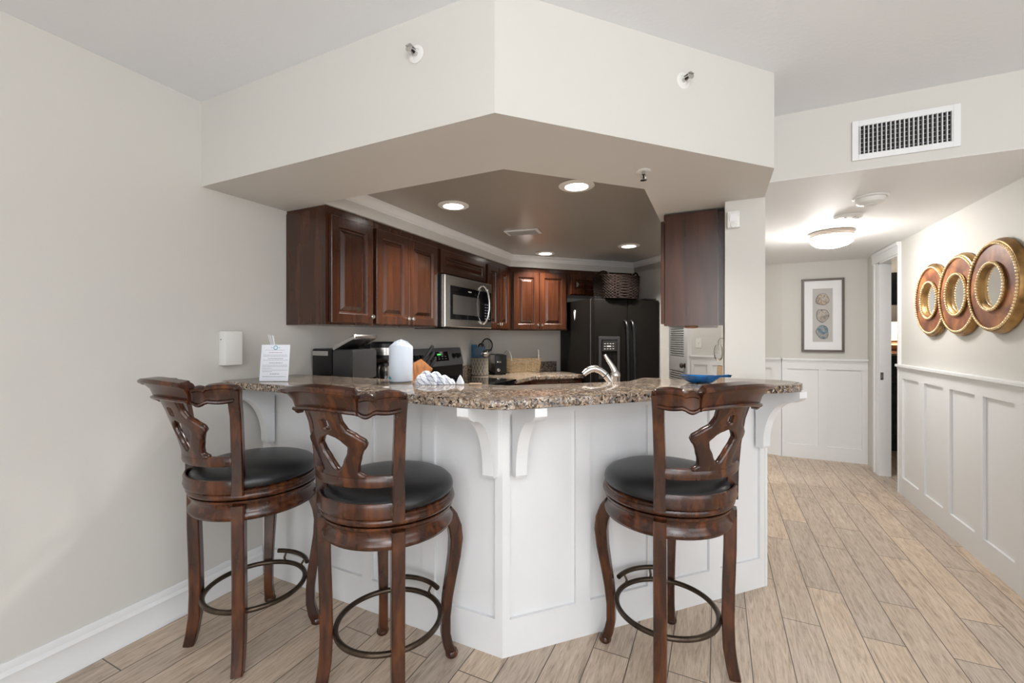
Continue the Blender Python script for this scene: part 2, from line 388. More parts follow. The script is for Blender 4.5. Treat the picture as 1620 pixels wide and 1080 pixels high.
# soffit ring
sf=B()
for p in ([(-2.262,1.245),(-.655,1.245),(-.84,1.68),(-2.262,1.68)],
          [(-.655,1.245),(.222,2.172),(-.325,2.205),(-.84,1.68)],
          [(.222,2.172),(.222,7.0),(-.325,7.0),(-.325,2.205)],
          [(-2.262,1.68),(-1.93,1.68),(-1.93,4.02),(-2.262,4.187)],
          [(-1.93,4.02),(-.866,5.084),(-1.05,5.27),(-2.262,4.187)],
          [(-.866,5.084),(-.325,4.543),(-.325,7.0),(-.866,7.0)]):
    sf.prism(p,2.03,2.45)
struct(sf.build('ceiling_soffit',WALL),'angular painted bulkhead over the breakfast bar')
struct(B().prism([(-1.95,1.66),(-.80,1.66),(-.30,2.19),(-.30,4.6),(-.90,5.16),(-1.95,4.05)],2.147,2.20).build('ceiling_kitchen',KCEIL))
struct(B().prism([(-2.262,1.705),(-1.95,1.705),(-1.95,4.03),(-.89,5.09),(-1.03,5.24),(-2.255,4.18)],2.0125,2.0295).build('trim_6',CAB),'dark filler strip above the kitchen wall cabinets')
# crown moulding in the recess
CRP=[(0,0),(0,-.055),(.008,-.055),(.010,-.045),(.018,-.042),(.026,-.028),(.034,-.016),(.042,-.012),(.046,0)]
def sweepline(bld,pts,prof,z,nrm=None):
    """mitred sweep of prof (out,dz) along 2D polyline, out = left of travel"""
    n=len(pts); rings=[]
    for i in range(n):
        p=Vector(pts[i]); ds=[]
        if i>0: ds.append((p-Vector(pts[i-1])).normalized())
        if i<n-1: ds.append((Vector(pts[i+1])-p).normalized())
        ns=[Vector((-d.y,d.x)) for d in ds]; nn=sum(ns,Vector((0,0))).normalized(); k=1/max(.2,nn.dot(ns[0]))
        rings.append([bld.bm.verts.new((p.x+nn.x*k*o,p.y+nn.y*k*o,z+dz)) for o,dz in prof])
    m=len(prof)
    for A,C in zip(rings,rings[1:]):
        for j in range(m): bld.face((A[j],A[(j+1)%m],C[(j+1)%m],C[j]))
    bld.face(rings[0]); bld.face(rings[-1][::-1])
    bmesh.ops.recalc_face_normals(bld.bm,faces=bld.bm.faces[:])
cr=B(); sweepline(cr,[(-.33,4.55),(-.866,5.084),(-1.93,4.02),(-1.93,1.68)],CRP,2.147)
struct(cr.build('trim_1',WHITE,smooth=35),'white crown moulding around the raised kitchen ceiling')
# baseboard on the left wall
bb=B(); sweepline(bb,[(-2.262,1.55),(-2.262,-3.5)],[(0,0),(.014,0),(.014,.018),(.012,.022),(.012,.105),(.015,.112),(.012,.122),(.008,.128),(.010,.140),(.006,.158),(0,.158)],0)
struct(bb.build('baseboard_left',WHITE,smooth=30))

# wainscot: front is -Y in local space; x along the wall
def wainscot(name,L,stiles,M,h=1.075,base=.145,x0=0):
    b_=B()
    b_.box(x0,L,-.001,.01,0,h-.02)
    b_.box(x0,L,-.016,.0,0,base)
    b_.box(x0,L,-.016,.0,h-.115,h-.025)
    b_.box(x0,L,-.040,.0,h-.022,h,.004); b_.box(x0,L,-.025,.0,h-.04,h-.022)
    for a,c in stiles: b_.box(a,c,-.0165,.0,base,h-.115)
    struct(b_.build(name,WHITE,M=M))
# hall right wall, local x = 4.67-Y .. facing -X : rz=-90 -> local x -> -Y
MRW=T(1.388,4.672,0,-90)
def yy(*a): return [(4.672-p,4.672-q) for p,q in a]
wainscot('trim_2',2.07,yy((4.672,4.585),(4.265,4.166),(3.872,3.784),(3.477,3.39),(3.094,3.00),(2.72,2.60)),MRW)
wainscot('trim_3',.750,[(0,.05),(.33,.405),(.70,.75)],T(.637,5.55,0),h=1.072)
wainscot('trim_4',HL,[(0,.03),(.20,.26),(.40,.45),(.62,.69),(.90,HL)],MA,h=1.072)
# casing of the bedroom doorway
dc=B()
dc.box(1.368,1.388,5.17,5.285,0,2.0).box(1.360,1.388,5.25,5.285,0,2.0).box(1.366,1.388,4.655,4.672,0,2.03)
dc.box(1.362,1.3995,4.653,5.318,2.0,2.098).box(1.354,1.387,4.650,5.315,2.07,2.0995)
dc.box(1.370,1.46,5.14,5.172,0,2.0)
dc.box(1.37,1.45,4.672,5.17,1.985,2.0)
d1=struct(dc.build('door_1',WHITE),'white casing of the open doorway to the bedroom')
sp=B().box(1.378,1.402,5.1365,5.141,.90,.97,.001); sp.box(1.386,1.396,5.134,5.1375,.925,.945)
o=sp.build('strike_plate',CHROME,d1); o['label']='nickel strike plate on the door jamb'
# louvered pantry door with casing
def louver_door():
    b_=B(); W=.70
    X0=1.2-.06-W; 
    for a in (X0,X0+W-.10): b_.box(a,a+.10,-.035,-.0,.0,2.0)
    for z0,z1 in ((0,.2),(.86,1.04),(1.88,2.0)): b_.box(X0+.10,X0+W-.10,-.035,-.0,z0,z1)
    for z0,z1 in ((.2,.86),(1.04,1.88)):
        z=z0
        while z<z1-.01:
            b_.box(X0+.09,X0+W-.09,-.017,.017,-.004,.004,M=Matrix.Translation((0,-.018,z+.014))@RX(-38)); z+=.030
    return b_
dd=louver_door(); d2=struct(dd.build('door_2',WHITE,M=MP),'white louvered pantry door beyond the kitchen')
kb=B().lathe([(0,0),(.012,0),(.012,.02),(.028,.028),(.034,.045),(.026,.062),(0,.066)],16,M=MP@Matrix.Translation((1.2-.06-.06,-.035,.93))@RX(90))
kb.lathe([(0,-.001),(.032,-.001),(.032,.006),(0,.006)],16,M=MP@Matrix.Translation((1.2-.06-.06,-.035,.93))@RX(90))
kb.build('door_knob',BRONZE,d2,smooth=40)
cs=B().box(1.14,1.195,-.05,0,0,2.06).box(.38,.44,-.03,0,0,2.06).box(.38,1.2,-.04,0,2.0,2.06)
struct(cs.build('trim_5',WHITE,M=MP))

# ================================================================== BREAKFAST BAR
K=Vector((-.785,1.56)); E=Vector((.236,2.614)); dKE=(E-K).normalized(); nin=Vector((-dKE.y,dKE.x)); LKE=(E-K).length
def miter(off):   # inner offset corner of the bar front line (left run along X, then diagonal)
    # line1: Y=1.56+off ; line2: K+nin*off + t*dKE
    p=K+nin*off; t=(1.56+off-p.y)/dKE.y; q=p+dKE*t; return (q.x,q.y)
def offE(off,s=0): p=E+nin*off-dKE*s; return (p.x,p.y)
bar=thing('breakfast_bar','white panelled breakfast bar wall with a mitred corner under the granite','bar counter',(-.785,1.56,0))
MBi=Matrix.Translation((.785,-1.56,0))
bd=B().prism([(-2.262,1.575),miter(.015),offE(.015),offE(.12),miter(.12),(-2.262,1.68)],0,1.044)
bd.build('bar_wall',ISL,bar,M=MBi)
# left face boards: local x from wall to corner, front -Y
def bar_face(L,rec,M,name,parent):
    b_=B(); z0=.15; z1=.985
    b_.box(0,L,-.0,.016,0,z0); b_.box(0,L,-.0,.016,z1,1.044)
    xs=[0]+[v for r in rec for v in r]+[L]
    for i in range(0,len(xs),2):
        b_.box(xs[i],xs[i+1],0,.016,z0,z1)
    return b_.build(name,ISL,parent,M=M)
LL=-.785+2.262
rl=sorted([(LL-q,LL-p) for p,q in ((.035,.335),(.40,.695),(.755,1.06),(1.12,1.41))])
bar_face(LL,rl,MBi@T(-2.262,1.56,0),'panel_frame',bar)
bar_face(LKE,[(.032,.335),(.407,.711),(.775,1.078),(1.149,1.415)],MBi@T(K.x,K.y,0,math.degrees(math.atan2(dKE.y,dKE.x))),'panel_frame',bar)
# corbels: profile in (out, z): flat top, concave quarter underside
def corbel(o_len=.235,zt=1.044,zb=.735,th=.048):
    pr=[(0,zt),(o_len,zt),(o_len,zt-.03),(o_len-.012,zt-.042)]
    n=12
    for i in range(n+1):
        a=PI/2*i/n
        x=.045+(o_len-.04-.045)*(1-math.sin(a)); z=zb+.03+(zt-.055-zb-.03)*(math.cos(a)**1.0)
        pr.append((x,z))
    pr+=[(.045,zb+.012),(.038,zb),(0,zb)]
    b_=B(); t=bmesh.new(); vs=[t.verts.new((-th/2,-x,z)) for x,z in pr]; f=t.faces.new(vs)
    r=bmesh.ops.extrude_face_region(t,geom=[f]); bmesh.ops.translate(t,vec=(th,0,0),verts=[v for v in r['geom'] if isinstance(v,bmesh.types.BMVert)])
    bmesh.ops.recalc_face_normals(t,faces=t.faces[:]); b_.add(t); return b_
aD=math.degrees(math.atan2(dKE.y,dKE.x))
def onKE(s): p=K+dKE*s; return p
for loc,rz in (((-.828,1.56),0),((-2.19,1.56),0),(tuple(onKE(.065)),aD),(tuple(onKE(LKE-.06)),aD)):
    corbel().build('corbel',WHITE,bar,smooth=30,M=MBi@T(loc[0],loc[1],0,rz))
# granite bar top
def arc(c,r,a0,a1,n=8,sx=1,sy=1): return [(c[0]+r*math.cos(R_(a0+(a1-a0)*i/n)),c[1]+r*math.sin(R_(a0+(a1-a0)*i/n))) for i in range(n+1)]
pts=[(-2.245,1.335),(-2.225,1.325),(-.72,1.325),(-.66,1.345),(.20,2.235),(.30,2.32),(.352,2.40),(.368,2.46),(.358,2.52),(.325,2.565),(.27,2.598),(-.0,2.598),(.0,2.60),(-.03,2.60),(-.03,2.43),(-.37,2.43),(-.40,2.195),(-.86,1.765),(-.95,1.765),(-2.262,1.765),(-2.262,1.345)]
pts=[p for i,p in enumerate(pts) if i not in (11,12)]
gt=B().prism(pts,1.045,1.08,bev=.006)
tag(gt.build('granite_bar_top',GRAN,smooth=30),'speckled tan granite slab on top of the breakfast bar','countertop')

# lower peninsula and kitchen counters
def cab_base(name,poly,label,z1=.88):
    c=Vector((sum(p[0] for p in poly)/len(poly),sum(p[1] for p in poly)/len(poly)))
    b_=B().prism([(p[0]-c.x,p[1]-c.y) for p in poly],.0,z1); t=thing(name,label,'cabinet',(c.x,c.y,0)); b_.build('cabinet_body',CAB,t); return t,c
lowpoly=[(-2.25,1.69),miter(.13),offE(.13,.16),offE(.70,.62),miter(.70),(-2.25,2.26)]
cab_base('base_cabinet',lowpoly,'dark wood sink base cabinet hidden behind the breakfast bar')
tag(B().prism([(-2.262,1.682),miter(.122),offE(.122,.15),offE(.73,.60),miter(.73),(-2.262,2.30)],.8805,.915,.003).build('granite_counter',GRAN),'lower granite counter behind the bar holding the faucet','countertop')
cab_base('base_cabinet',[(-2.25,2.31),(-1.66,2.31),(-1.66,2.715),(-2.25,2.715)],'dark wood base cabinet left of the range')
tag(B().prism([(-2.262,2.302),(-1.63,2.302),(-1.63,2.718),(-2.262,2.718)],.8805,.915,.003).build('granite_counter',GRAN),'short granite counter left of the range','countertop')
fe=1.30 # length of back counter along the diagonal
def dgp(s,o):  # point along diagonal wall, o = distance out from wall
    return (-2.262+(s+o)/math.sqrt(2),4.187+(s-o)/math.sqrt(2))
q=dgp(.815,.635); q2=dgp(.815,.005); q0=(-1.627,3.924)
tag(B().prism([(-2.262,3.522),(-1.627,3.522),q0,q,q2,(-2.262,4.18)],.8805,.915,.004).build('granite_counter',GRAN),'granite counter in the corner between range and fridge','countertop')
t,c=cab_base('base_cabinet',[(-2.25,3.53),(-1.66,3.53),(-1.66,3.92),dgp(.81,.60),dgp(.81,.02),(-2.25,4.17)],'dark wood corner base cabinet beside the fridge')
def rdoor(b_,w_,h,x0,z0,M=None,t=.02,st=.055):
    b_.loops(w_,h,[(0,0),(0,-t+.003),(.003,-t),(st-.004,-t),(st,-t+.003),(st+.003,-t+.004),(st+.008,-t+.014),(st+.018,-t+.014),(st+.036,-t+.003),(st+.040,-t+.001)],M,x0,z0); return b_
def knob(b_,x,y,z): b_.lathe([(0,0),(.005,0),(.005,.012),(.012,.016),(.0135,.022),(.010,.028),(0,.029)],12,M=Matrix.Translation((x,y,z))@RX(90)); return b_
a_,b2=Vector(dgp(.28,.60)),None
Md=Matrix.Translation((-c.x,-c.y,0))@T(*dgp(.275,.60),0,45)
for i in range(2):
    d=rdoor(B(),.255,.60,.005+i*.265,.12).build('door',CAB,t,M=Md)
    rdoor(B(),.255,.12,.005+i*.265,.74,st=.02).build('drawer',CAB,t,M=Md)
tag(box(0,.50,-.02,0,.915,1.02,.002,M=None).build('granite_backsplash',GRAN,M=T(-2.262,3.53,0,90)),'low granite backsplash strip along the left kitchen wall','backsplash')
tag(box(.005,.80,-.022,-.001,.9155,1.02,.002).build('granite_backsplash',GRAN,M=DG),'low granite backsplash strip on the angled wall behind the rattan basket','backsplash')
cab_base('base_cabinet',[(-.55,2.77),(.03,2.77),(.03,3.42),(-.55,3.42)],'dark wood base cabinet against the pillar wall')
tag(B().prism([(-.57,2.75),(.035,2.75),(.035,3.44),(-.57,3.44)],.8805,.915,.003).build('granite_counter',GRAN),'granite counter against the pillar wall under the single wall cabinet','countertop')

# ================================================================== WALL CABINETS
def wall_cab(label,loc,rz,W,z0,z1,depth,doors,kn=None,group=None,st=.055):
    t=thing('wall_cabinet',label,'cabinet',(loc[0],loc[1],z0),rz,group); h=z1-z0
    b_=B().box(0,W,.0,depth,0,h,.001)
    b_.box(-.0,W,-.004,.0,0,.016).box(0,W,-.004,0,h-.03,h)
    b_.build('cabinet_body',CAB,t)
    for i,(x0,x1) in enumerate(doors):
        d=rdoor(B(),x1-x0,h-.045,x0,.012,M=Matrix.Translation((0,-.004,0)),st=min(st,(h-.045)*.26)).build('door',CAB,t)
        if kn and kn[i] is not None:
            knob(B(),kn[i],-.024,.055).build('knob',CHROME,d,smooth=40)
    return t
zt=2.012
wall_cab('dark wood wall cabinet with one raised-panel door, nearest the bar',(-1.944,1.70),90,.36,1.37,zt,.317,[(.022,.342)],[.318])
wall_cab('dark wood two-door wall cabinet between the single-door cabinet and microwave',(-1.944,2.061),90,.677,1.37,zt,.317,[(.010,.322),(.325,.660)],[.300,.347])
wall_cab('short dark wood wall cabinet directly above the microwave',(-1.944,2.740),90,.762,1.785,zt,.317,[(.035,.735)])
wall_cab('narrow dark wood two-door wall cabinet right of the microwave',(-1.944,3.504),90,.513,1.37,zt,.317,[(.020,.243),(.247,.475)],[.225,.265])
cC=(-1.93-.010,4.02+.010)
wall_cab('dark wood two-door wall cabinet on the angled wall left of the fridge',cC,45,.655,1.37,zt,.325,[(.030,.318),(.324,.635)],[.298,.344])
wall_cab('short dark wood wall cabinet above the fridge behind the wicker basket',(cC[0]+.657*.7071,cC[1]+.657*.7071),45,.83,1.755,zt,.325,[(.035,.41),(.42,.80)])
# single cabinet on the pillar wall, doors face the kitchen (-X)
t=wall_cab('dark wood wall cabinet hanging on the pillar wall, side panel facing the bar',(-.282,3.40),-90,.70,1.366,zt+.01,.285,[(.01,.345),(.355,.685)],[.325,.375])
b_=B().box(.70,.712,.01,.285,.0,.645); b_.build('side_panel',CAB,t)
B().box(.69,.698,.286,.3185,.0,.645).build('filler_strip',CAB,t)
B().lathe([(0,0),(.038,0),(.040,-.006),(.030,-.012),(0,-.013)],20,M=Matrix.Translation((.60,.14,-.001))).build('puck_light',TERRA,t,smooth=40)

# ================================================================== MICROWAVE
mw=thing('microwave','stainless over-the-range microwave with black glass door','microwave',(-1.87,2.745,1.378),90)
W,H_=.752,.402
box(0,W,.035,.385,0,H_,.003).build('case',BLACK,mw)
mb=B().loops(W,H_,[(0,.034),(0,.006),(.006,0),(.012,0)]); mb.build('front_panel',STEEL,mw,smooth=20)
B().loops(.525,.265,[(0,.002),(0,-.004),(.002,-.006),(.04,-.006),(.044,-.004)],x0=.060,z0=.060).build('door_window',BLACKG,mw)
B().loops(.43,.165,[(0,.0),(0,-.0045),(.003,-.0048)],x0=.095,z0=.090).build('window_mesh',DARKG,mw)
B().loops(.145,.265,[(0,.002),(0,-.004),(.002,-.005)],x0=.590,z0=.06).build('control_panel',BLACKG,mw)
hp=[(.585,-.006,.035),(.587,-.03,.055),(.590,-.05,.10),(.592,-.062,.17),(.592,-.062,.24),(.590,-.05,.31),(.587,-.03,.355),(.585,-.006,.372)]
B().tube(hp,.0095,10).build('handle',CHROME,mw,smooth=50)
B().box(.33,.38,-.0075,-.0055,.292,.300).build('brand_mark',PLW,mw)
kb_=B()
for r in range(6):
    for c_ in range(3): kb_.box(.615+c_*.035,.632+c_*.035,-.0062,-.0045,.08+r*.025,.087+r*.025)
kb_.build('keypad',INK,mw)
B().box(.05,.70,.05,.33,-.012,-.0005,.003).build('grease_filter',BLACK,mw)

# ================================================================== RANGE
rg=thing('electric_range','black electric range with grey control backguard and glass cooktop','stove',(-1.63,2.722,0),90)
RW=.796
box(0,RW,.02,.625,.08,.905,.004).build('oven_body',BLACK,rg)
box(0.01,RW-.01,.05,.60,.0,.08).build('plinth',BLACK,rg)
box(-.0,RW,-.0,.56,.906,.924,.004).build('cooktop',BLACKG,rg)
B().loops(.74,.50,[(0,.02),(0,-.01),(.006,-.016),(.10,-.016),(.103,-.012)],x0=.028,z0=.28).build('oven_door',BLACKG,rg)
B().tube([(.08,-.05,.74),(.72,-.05,.74)],.012,10).tube([(.08,-.05,.74),(.08,-.012,.74)],.01,8).tube([(.72,-.05,.74),(.72,-.012,.74)],.01,8).build('door_handle',BLACK,rg,smooth=50)
bgd=B().box(.0,RW,.565,.625,.924,1.06); bgd.build('backguard_base',BLACK,rg)
Mb=Matrix.Translation((0,.550,1.045))@RX(-14)
box(0,RW,0,.045,0,.165,.012,M=None).build('control_panel',GREYP,rg,M=Mb,smooth=30)
box(.28,.56,-.003,.004,.045,.130,.002).build('display',BLACKG,rg,M=Mb)
dg=B()
for i in range(4): dg.box(.392+i*.014,.400+i*.014,-.0045,-.002,.098,.110)
dg.build('clock_digits',GREEN,rg,M=Mb)
k_=B()
for i in range(5):
    for j in range(2): k_.box(.30+i*.05,.318+i*.05,-.0042,-.002,.062+j*.02,.067+j*.02)
k_.build('keypad_marks',INK,rg,M=Mb)
for x in (.08,.15,.645,.715):
    B().lathe([(0,0),(.026,0),(.026,.006),(.019,.010),(.017,.028),(0,.030)],20).box(-.003,.003,-.018,.018,.028,.034).build('burner_knob',BLACK,rg,smooth=30,M=Mb@Matrix.Translation((x,0,.085))@RX(90))

# ================================================================== FRIDGE
fr=thing('refrigerator','black side-by-side refrigerator with water dispenser in the corner','refrigerator',(-1.098,4.195,0),45)
FW,FH=.775,1.688
box(0.004,FW-.004,.075,.765,.03,FH,.006).build('case',FRID,fr)
box(.02,FW-.02,.08,.74,0,.03).build('base_grille',BLACK,fr)
for nm,x0,x1 in (('freezer_door',0,.385),('fridge_door',.390,FW)):
    d=box(x0,x1,0,.068,.06,FH-.004,.012).build(nm,FRID,fr,smooth=30)
    hx=x1-.035 if x0==0 else x0+.035
    B().tube([(hx,-.002,1.465),(hx,-.03,1.445),(hx,-.048,1.39),(hx,-.055,1.28),(hx,-.058,1.05),(hx,-.055,.80),(hx,-.045,.70),(hx,-.002,.65)],[.013,.015,.016,.016,.016,.016,.015,.013],12).build('handle',BLACK,d,smooth=60)
    if x0==0:
        B().loops(.245,.42,[(0,.002),(0,-.008),(.004,-.011),(.030,-.011),(.034,.02),(.036,.03)],x0=.045,z0=.885).build('dispenser_frame',GREYD,d,smooth=20)
        B().box(.082,.255,-.012,.02,1.160,1.270,.003).build('dispenser_panel',BLACKG,d)
        ic=B()
        for r in range(3):
            for c_ in range(4): ic.box(.105+c_*.032,.122+c_*.032,-.0135,-.0115,1.180+r*.026,1.185+r*.026)
        ic.box(.135,.185,-.0138,-.0115,1.203,1.213)
        ic.build('dispenser_icons',PLW,d)
        B().box(.12,.165,.0,.03,1.03,1.14,.004).box(.18,.22,.0,.03,1.03,1.14,.004).build('dispenser_lever',BLACK,d)
B().box(-.001,.385,.0685,.0745,.08,FH-.01).box(.39,FW,.0685,.0745,.08,FH-.01).build('door_gasket',GREYP,fr)
B().box(.02,.09,.02,.12,FH+.001,FH+.014,.004).build('hinge_cover',BLACK,fr,smooth=30)
B().box(FW-.15,FW-.02,.02,.12,FH+.001,FH+.014,.004).build('hinge_cover',BLACK,fr,smooth=30)
mg=B(); 
t_=bmesh.new(); pr_=[(0,.055),(.014,.052),(.022,.036),(.018,.02),(.008,-.03),(0,-.055),(-.008,-.03),(-.018,.02),(-.022,.036),(-.014,.052)]
vs=[t_.verts.new((0,x,z)) for x,z in pr_]; f=t_.faces.new(vs); r=bmesh.ops.extrude_face_region(t_,geom=[f]); bmesh.ops.translate(t_,vec=(-.005,0,0),verts=[v for v in r['geom'] if isinstance(v,bmesh.types.BMVert)]); bmesh.ops.recalc_face_normals(t_,faces=t_.faces[:]); mg.add(t_)
mgo=mg.build('fridge_magnet',PLW); mgo.matrix_world=fr.matrix_basis@Matrix.Translation((.0035,.37,1.60))
mgo.location=Matrix.Translation((-1.098,4.195,0))@RZ(45)@Vector((-.0005,.40,1.535)); mgo.rotation_euler=(0,0,R_(45)); tag(mgo,'small white cone-shaped magnet on the left side of the fridge','magnet')
mgd=B().sphere((-.006,0,.044),.007,8,6).build('magnet_dot',BLACK,mgo,smooth=60)

# ================================================================== BAR STOOLS
def stool(label,loc,rz):
    t=thing('bar_stool',label,'bar stool',(loc[0],loc[1],0),rz,'carved swivel bar stools at the granite bar')
    # apron
    B().lathe([(.19,.585),(.222,.583),(.236,.588),(.243,.598),(.243,.606),(.234,.616),(.229,.632),(.234,.650),(.241,.657),(.241,.664),(.20,.664)],64).build('apron',STOOL,t,smooth=50)
    # swivel ring
    B().lathe([(.19,.667),(.236,.667),(.246,.673),(.250,.682),(.247,.692),(.240,.696),(.241,.703),(.236,.708),(.19,.708)],64).build('seat_ring',STOOL,t,smooth=50)
    # cushion, slightly domed, with a rolled edge
    prof=[(0,.7085),(.224,.7085),(.236,.711),(.242,.719),(.243,.731),(.238,.744),(.226,.756),(.203,.766),(.16,.774),(.10,.779),(.04,.781),(0,.781)]
    B().lathe(prof,64).build('cushion',LEATHER,t,smooth=70)
    # raised lip behind the cushion
    a0,a1=R_(222),R_(318)
    B().lathe([(.2455,.697),(.255,.699),(.259,.712),(.256,.728),(.258,.742),(.254,.750),(.248,.750),(.2455,.740)],32,a0=a0,a1=a1).build('back_lip',STOOL,t,smooth=50)
    # lower back rail
    B().lathe([(.238,.805),(.258,.805),(.261,.811),(.261,.835),(.256,.843),(.242,.843),(.238,.837)],32,a0=R_(224),a1=R_(316)).build('lower_rail',STOOL,t,smooth=40)
    # posts
    sec=[(-1,-.8),(-.8,-1),(.8,-1),(1,-.8),(1,.8),(.8,1),(-.8,1),(-1,.8)]
    for s in (-1,1):
        P=[(s*.168,-.168,.690),(s*.170,-.170,.80),(s*.176,-.176,.90),(s*.188,-.186,1.0),(s*.200,-.199,1.06),(s*.207,-.206,1.105)]
        B().tube(P,[.021,.020,.0195,.019,.020,.022],sec=sec,up=(s*.7,-.7,0)).sphere((s*.208,-.207,1.108),.0225,12,8,(1,1,.7)).build('back_post',STOOL,t,smooth=40)
    # crest rail: arc through the posts, raised centre, notches, flared lip
    n=160; Rr=.235; cy=-.105; rings=[]
    b_=B(); tt=b_.bm
    for i in range(n+1):
        u=-1+2*i/n; a=R_(-90)+u*R_(63)
        au=abs(u)
        # vertical centre / half height / flare along the rail
        if au<.48: zc=1.098+.012*math.cos(au*PI); hh=.038; fl=.034
        elif au<.51: k=(au-.48)/.03; zc=1.098-.012*k; hh=.038-.006*k; fl=.034-.032*k
        elif au<.66: k=(au-.51)/.15; zc=1.084-.002*math.sin(k*PI); hh=.030+.006*math.sin(k*PI); fl=.002
        elif au<.70: k=(au-.66)/.04; zc=1.084+.006*k; hh=.029+.004*k; fl=.002+.011*k
        else: zc=1.090; hh=.032+.004*math.sin((au-.70)/.30*PI); fl=.013
        rr=Rr+ (0.012 if au<.5 else 0)
        sec2=[(-.012,-hh),(.004,-hh-.002),(.013,-hh+.004),(.013,-hh+.010),(.005,-hh+.014),(.005+fl*.25,0),(.007+fl*.75,hh-.017),(.014+fl,hh-.013),(.017+fl,hh-.005),(.010+fl,hh+.002),(-.004,hh+.006),(-.012,hh-.002)]
        ring=[tt.verts.new(((rr+o)*math.cos(a),cy+(rr+o)*math.sin(a),zc+dz)) for o,dz in sec2]; rings.append(ring)
    m_=len(rings[0])
    for A,C in zip(rings,rings[1:]):
        for k in range(m_): b_.face((A[k],A[(k+1)%m_],C[(k+1)%m_],C[k]))
    b_.face(rings[0][::-1]); b_.face(rings[-1]); bmesh.ops.recalc_face_normals(tt,faces=tt.faces[:])
    b_.build('crest_rail',STOOL,t,smooth=32)
    # splat with a kite opening and a small slot
    def lerp(pts,z):
        for (z0,v0),(z1,v1) in zip(pts,pts[1:]):
            if z<=z1: k=(z-z0)/(z1-z0); k=k*k*(3-2*k)*.5+k*.5; return v0+(v1-v0)*k
        return pts[-1][1]
    outer=[(.838,.092),(.846,.094),(.856,.072),(.875,.075),(.905,.088),(.930,.101),(.952,.121),(.966,.118),(.985,.094),(1.005,.066),(1.03,.056),(1.085,.060)]
    inner=[(.862,.0),(.866,.012),(.895,.030),(.932,.052),(.950,.058),(.970,.042),(.984,.024),(.989,.0)]
    rows=[.838+.0045*i for i in range(55)]
    sb=B(); st_=sb.bm; NU=6
    def spos(u,z):
        k=max(0,(z-.838)/(1.09-.838)); rad=.250+.0*k; yc=-.0-.088*k**1.25; rr=.250
        a=R_(-90)+u/rr
        return (rr*math.cos(a),yc+rr*math.sin(a),z)
    for s in (-1,1):
        prev=None
        for z in rows:
            o_=lerp(outer,z); i_=0.0
            if .862<=z<=.989: i_=lerp(inner,z)
            slot=1.006<z<1.044
            if slot: i_=.015
            cur=[st_.verts.new(spos(s*(i_+(o_-i_)*k/NU),z)) for k in range(NU+1)]
            if prev:
                for k in range(NU): sb.face((prev[k],prev[k+1],cur[k+1],cur[k]) if s>0 else (prev[k+1],prev[k],cur[k],cur[k+1]))
            prev=cur
    bmesh.ops.remove_doubles(st_,verts=st_.verts,dist=.0004)
    so=sb.build('splat',STOOL,t,smooth=40)
    md=so.modifiers.new('s','SOLIDIFY'); md.thickness=.022; md.offset=0
    # rear legs, sabre
    for s in (-1,1):
        a=R_(270+45*s)
        def P_(r,z): return (r*math.cos(a),r*math.sin(a),z)
        path=[P_(.232,.650),P_(.231,.50),P_(.226,.35),P_(.224,.22),P_(.228,.12),P_(.238,.05),P_(.250,.0)]
        B().tube(path,[.0225,.0225,.0225,.0225,.022,.021,.020],sec=sec,up=(-math.sin(a),math.cos(a),0)).build('rear_leg',STOOL,t,smooth=40)
        a=R_(90+45*s)
        path=[P_(.222,.600),P_(.240,.575),P_(.256,.53),P_(.262,.48),P_(.256,.41),P_(.242,.33),P_(.228,.25),P_(.220,.17),P_(.220,.10),P_(.230,.05),P_(.243,.022),P_(.250,.012)]
        rad=[.024,.026,.027,.026,.0235,.021,.0195,.018,.018,.019,.020,.012]
        B().tube(path,rad,sec=sec,up=(-math.sin(a),math.cos(a),0)).lathe([(0,0),(.020,0),(.025,.006),(.026,.016),(.021,.026),(0,.030)],20,M=Matrix.Translation(P_(.246,0))).build('cabriole_leg',STOOL,t,smooth=40)
    # foot ring and raised foot bar
    ring=[(.194*math.cos(2*PI*i/64),.194*math.sin(2*PI*i/64),.2125) for i in range(64)]
    B().tube(ring,.0105,10,closed=True).build('foot_ring',BRONZE,t,smooth=60)
    barp=[(.203*math.cos(R_(a)),.203*math.sin(R_(a)),.262) for a in range(58,123,4)]
    fb=B().tube(barp,.010,10)
    for a in (70,110):
        c_,s_=math.cos(R_(a)),math.sin(R_(a)); fb.tube([(.194*c_,.194*s_,.215),(.186*c_,.186*s_,.238),(.203*c_,.203*s_,.262)],.005,8)
    fb.build('foot_bar',BRONZE,t,smooth=60)
    return t
s0=stool('carved wooden swivel bar stool with black seat, closest to the left wall',(-1.831,1.230),-3)
copy_tree(s0,(-1.145,1.304,0),3,'carved wooden swivel bar stool with black seat, middle one left of the bar corner')
copy_tree(s0,(-.188,1.845,0),46,'carved wooden swivel bar stool with black seat, on the right side of the bar corner')

# ================================================================== WALL MIRROR
mi=thing('wall_mirror','copper and gold three-circle linked mirror on the hall wall','mirror',(1.388,3.6,1.56),-90)
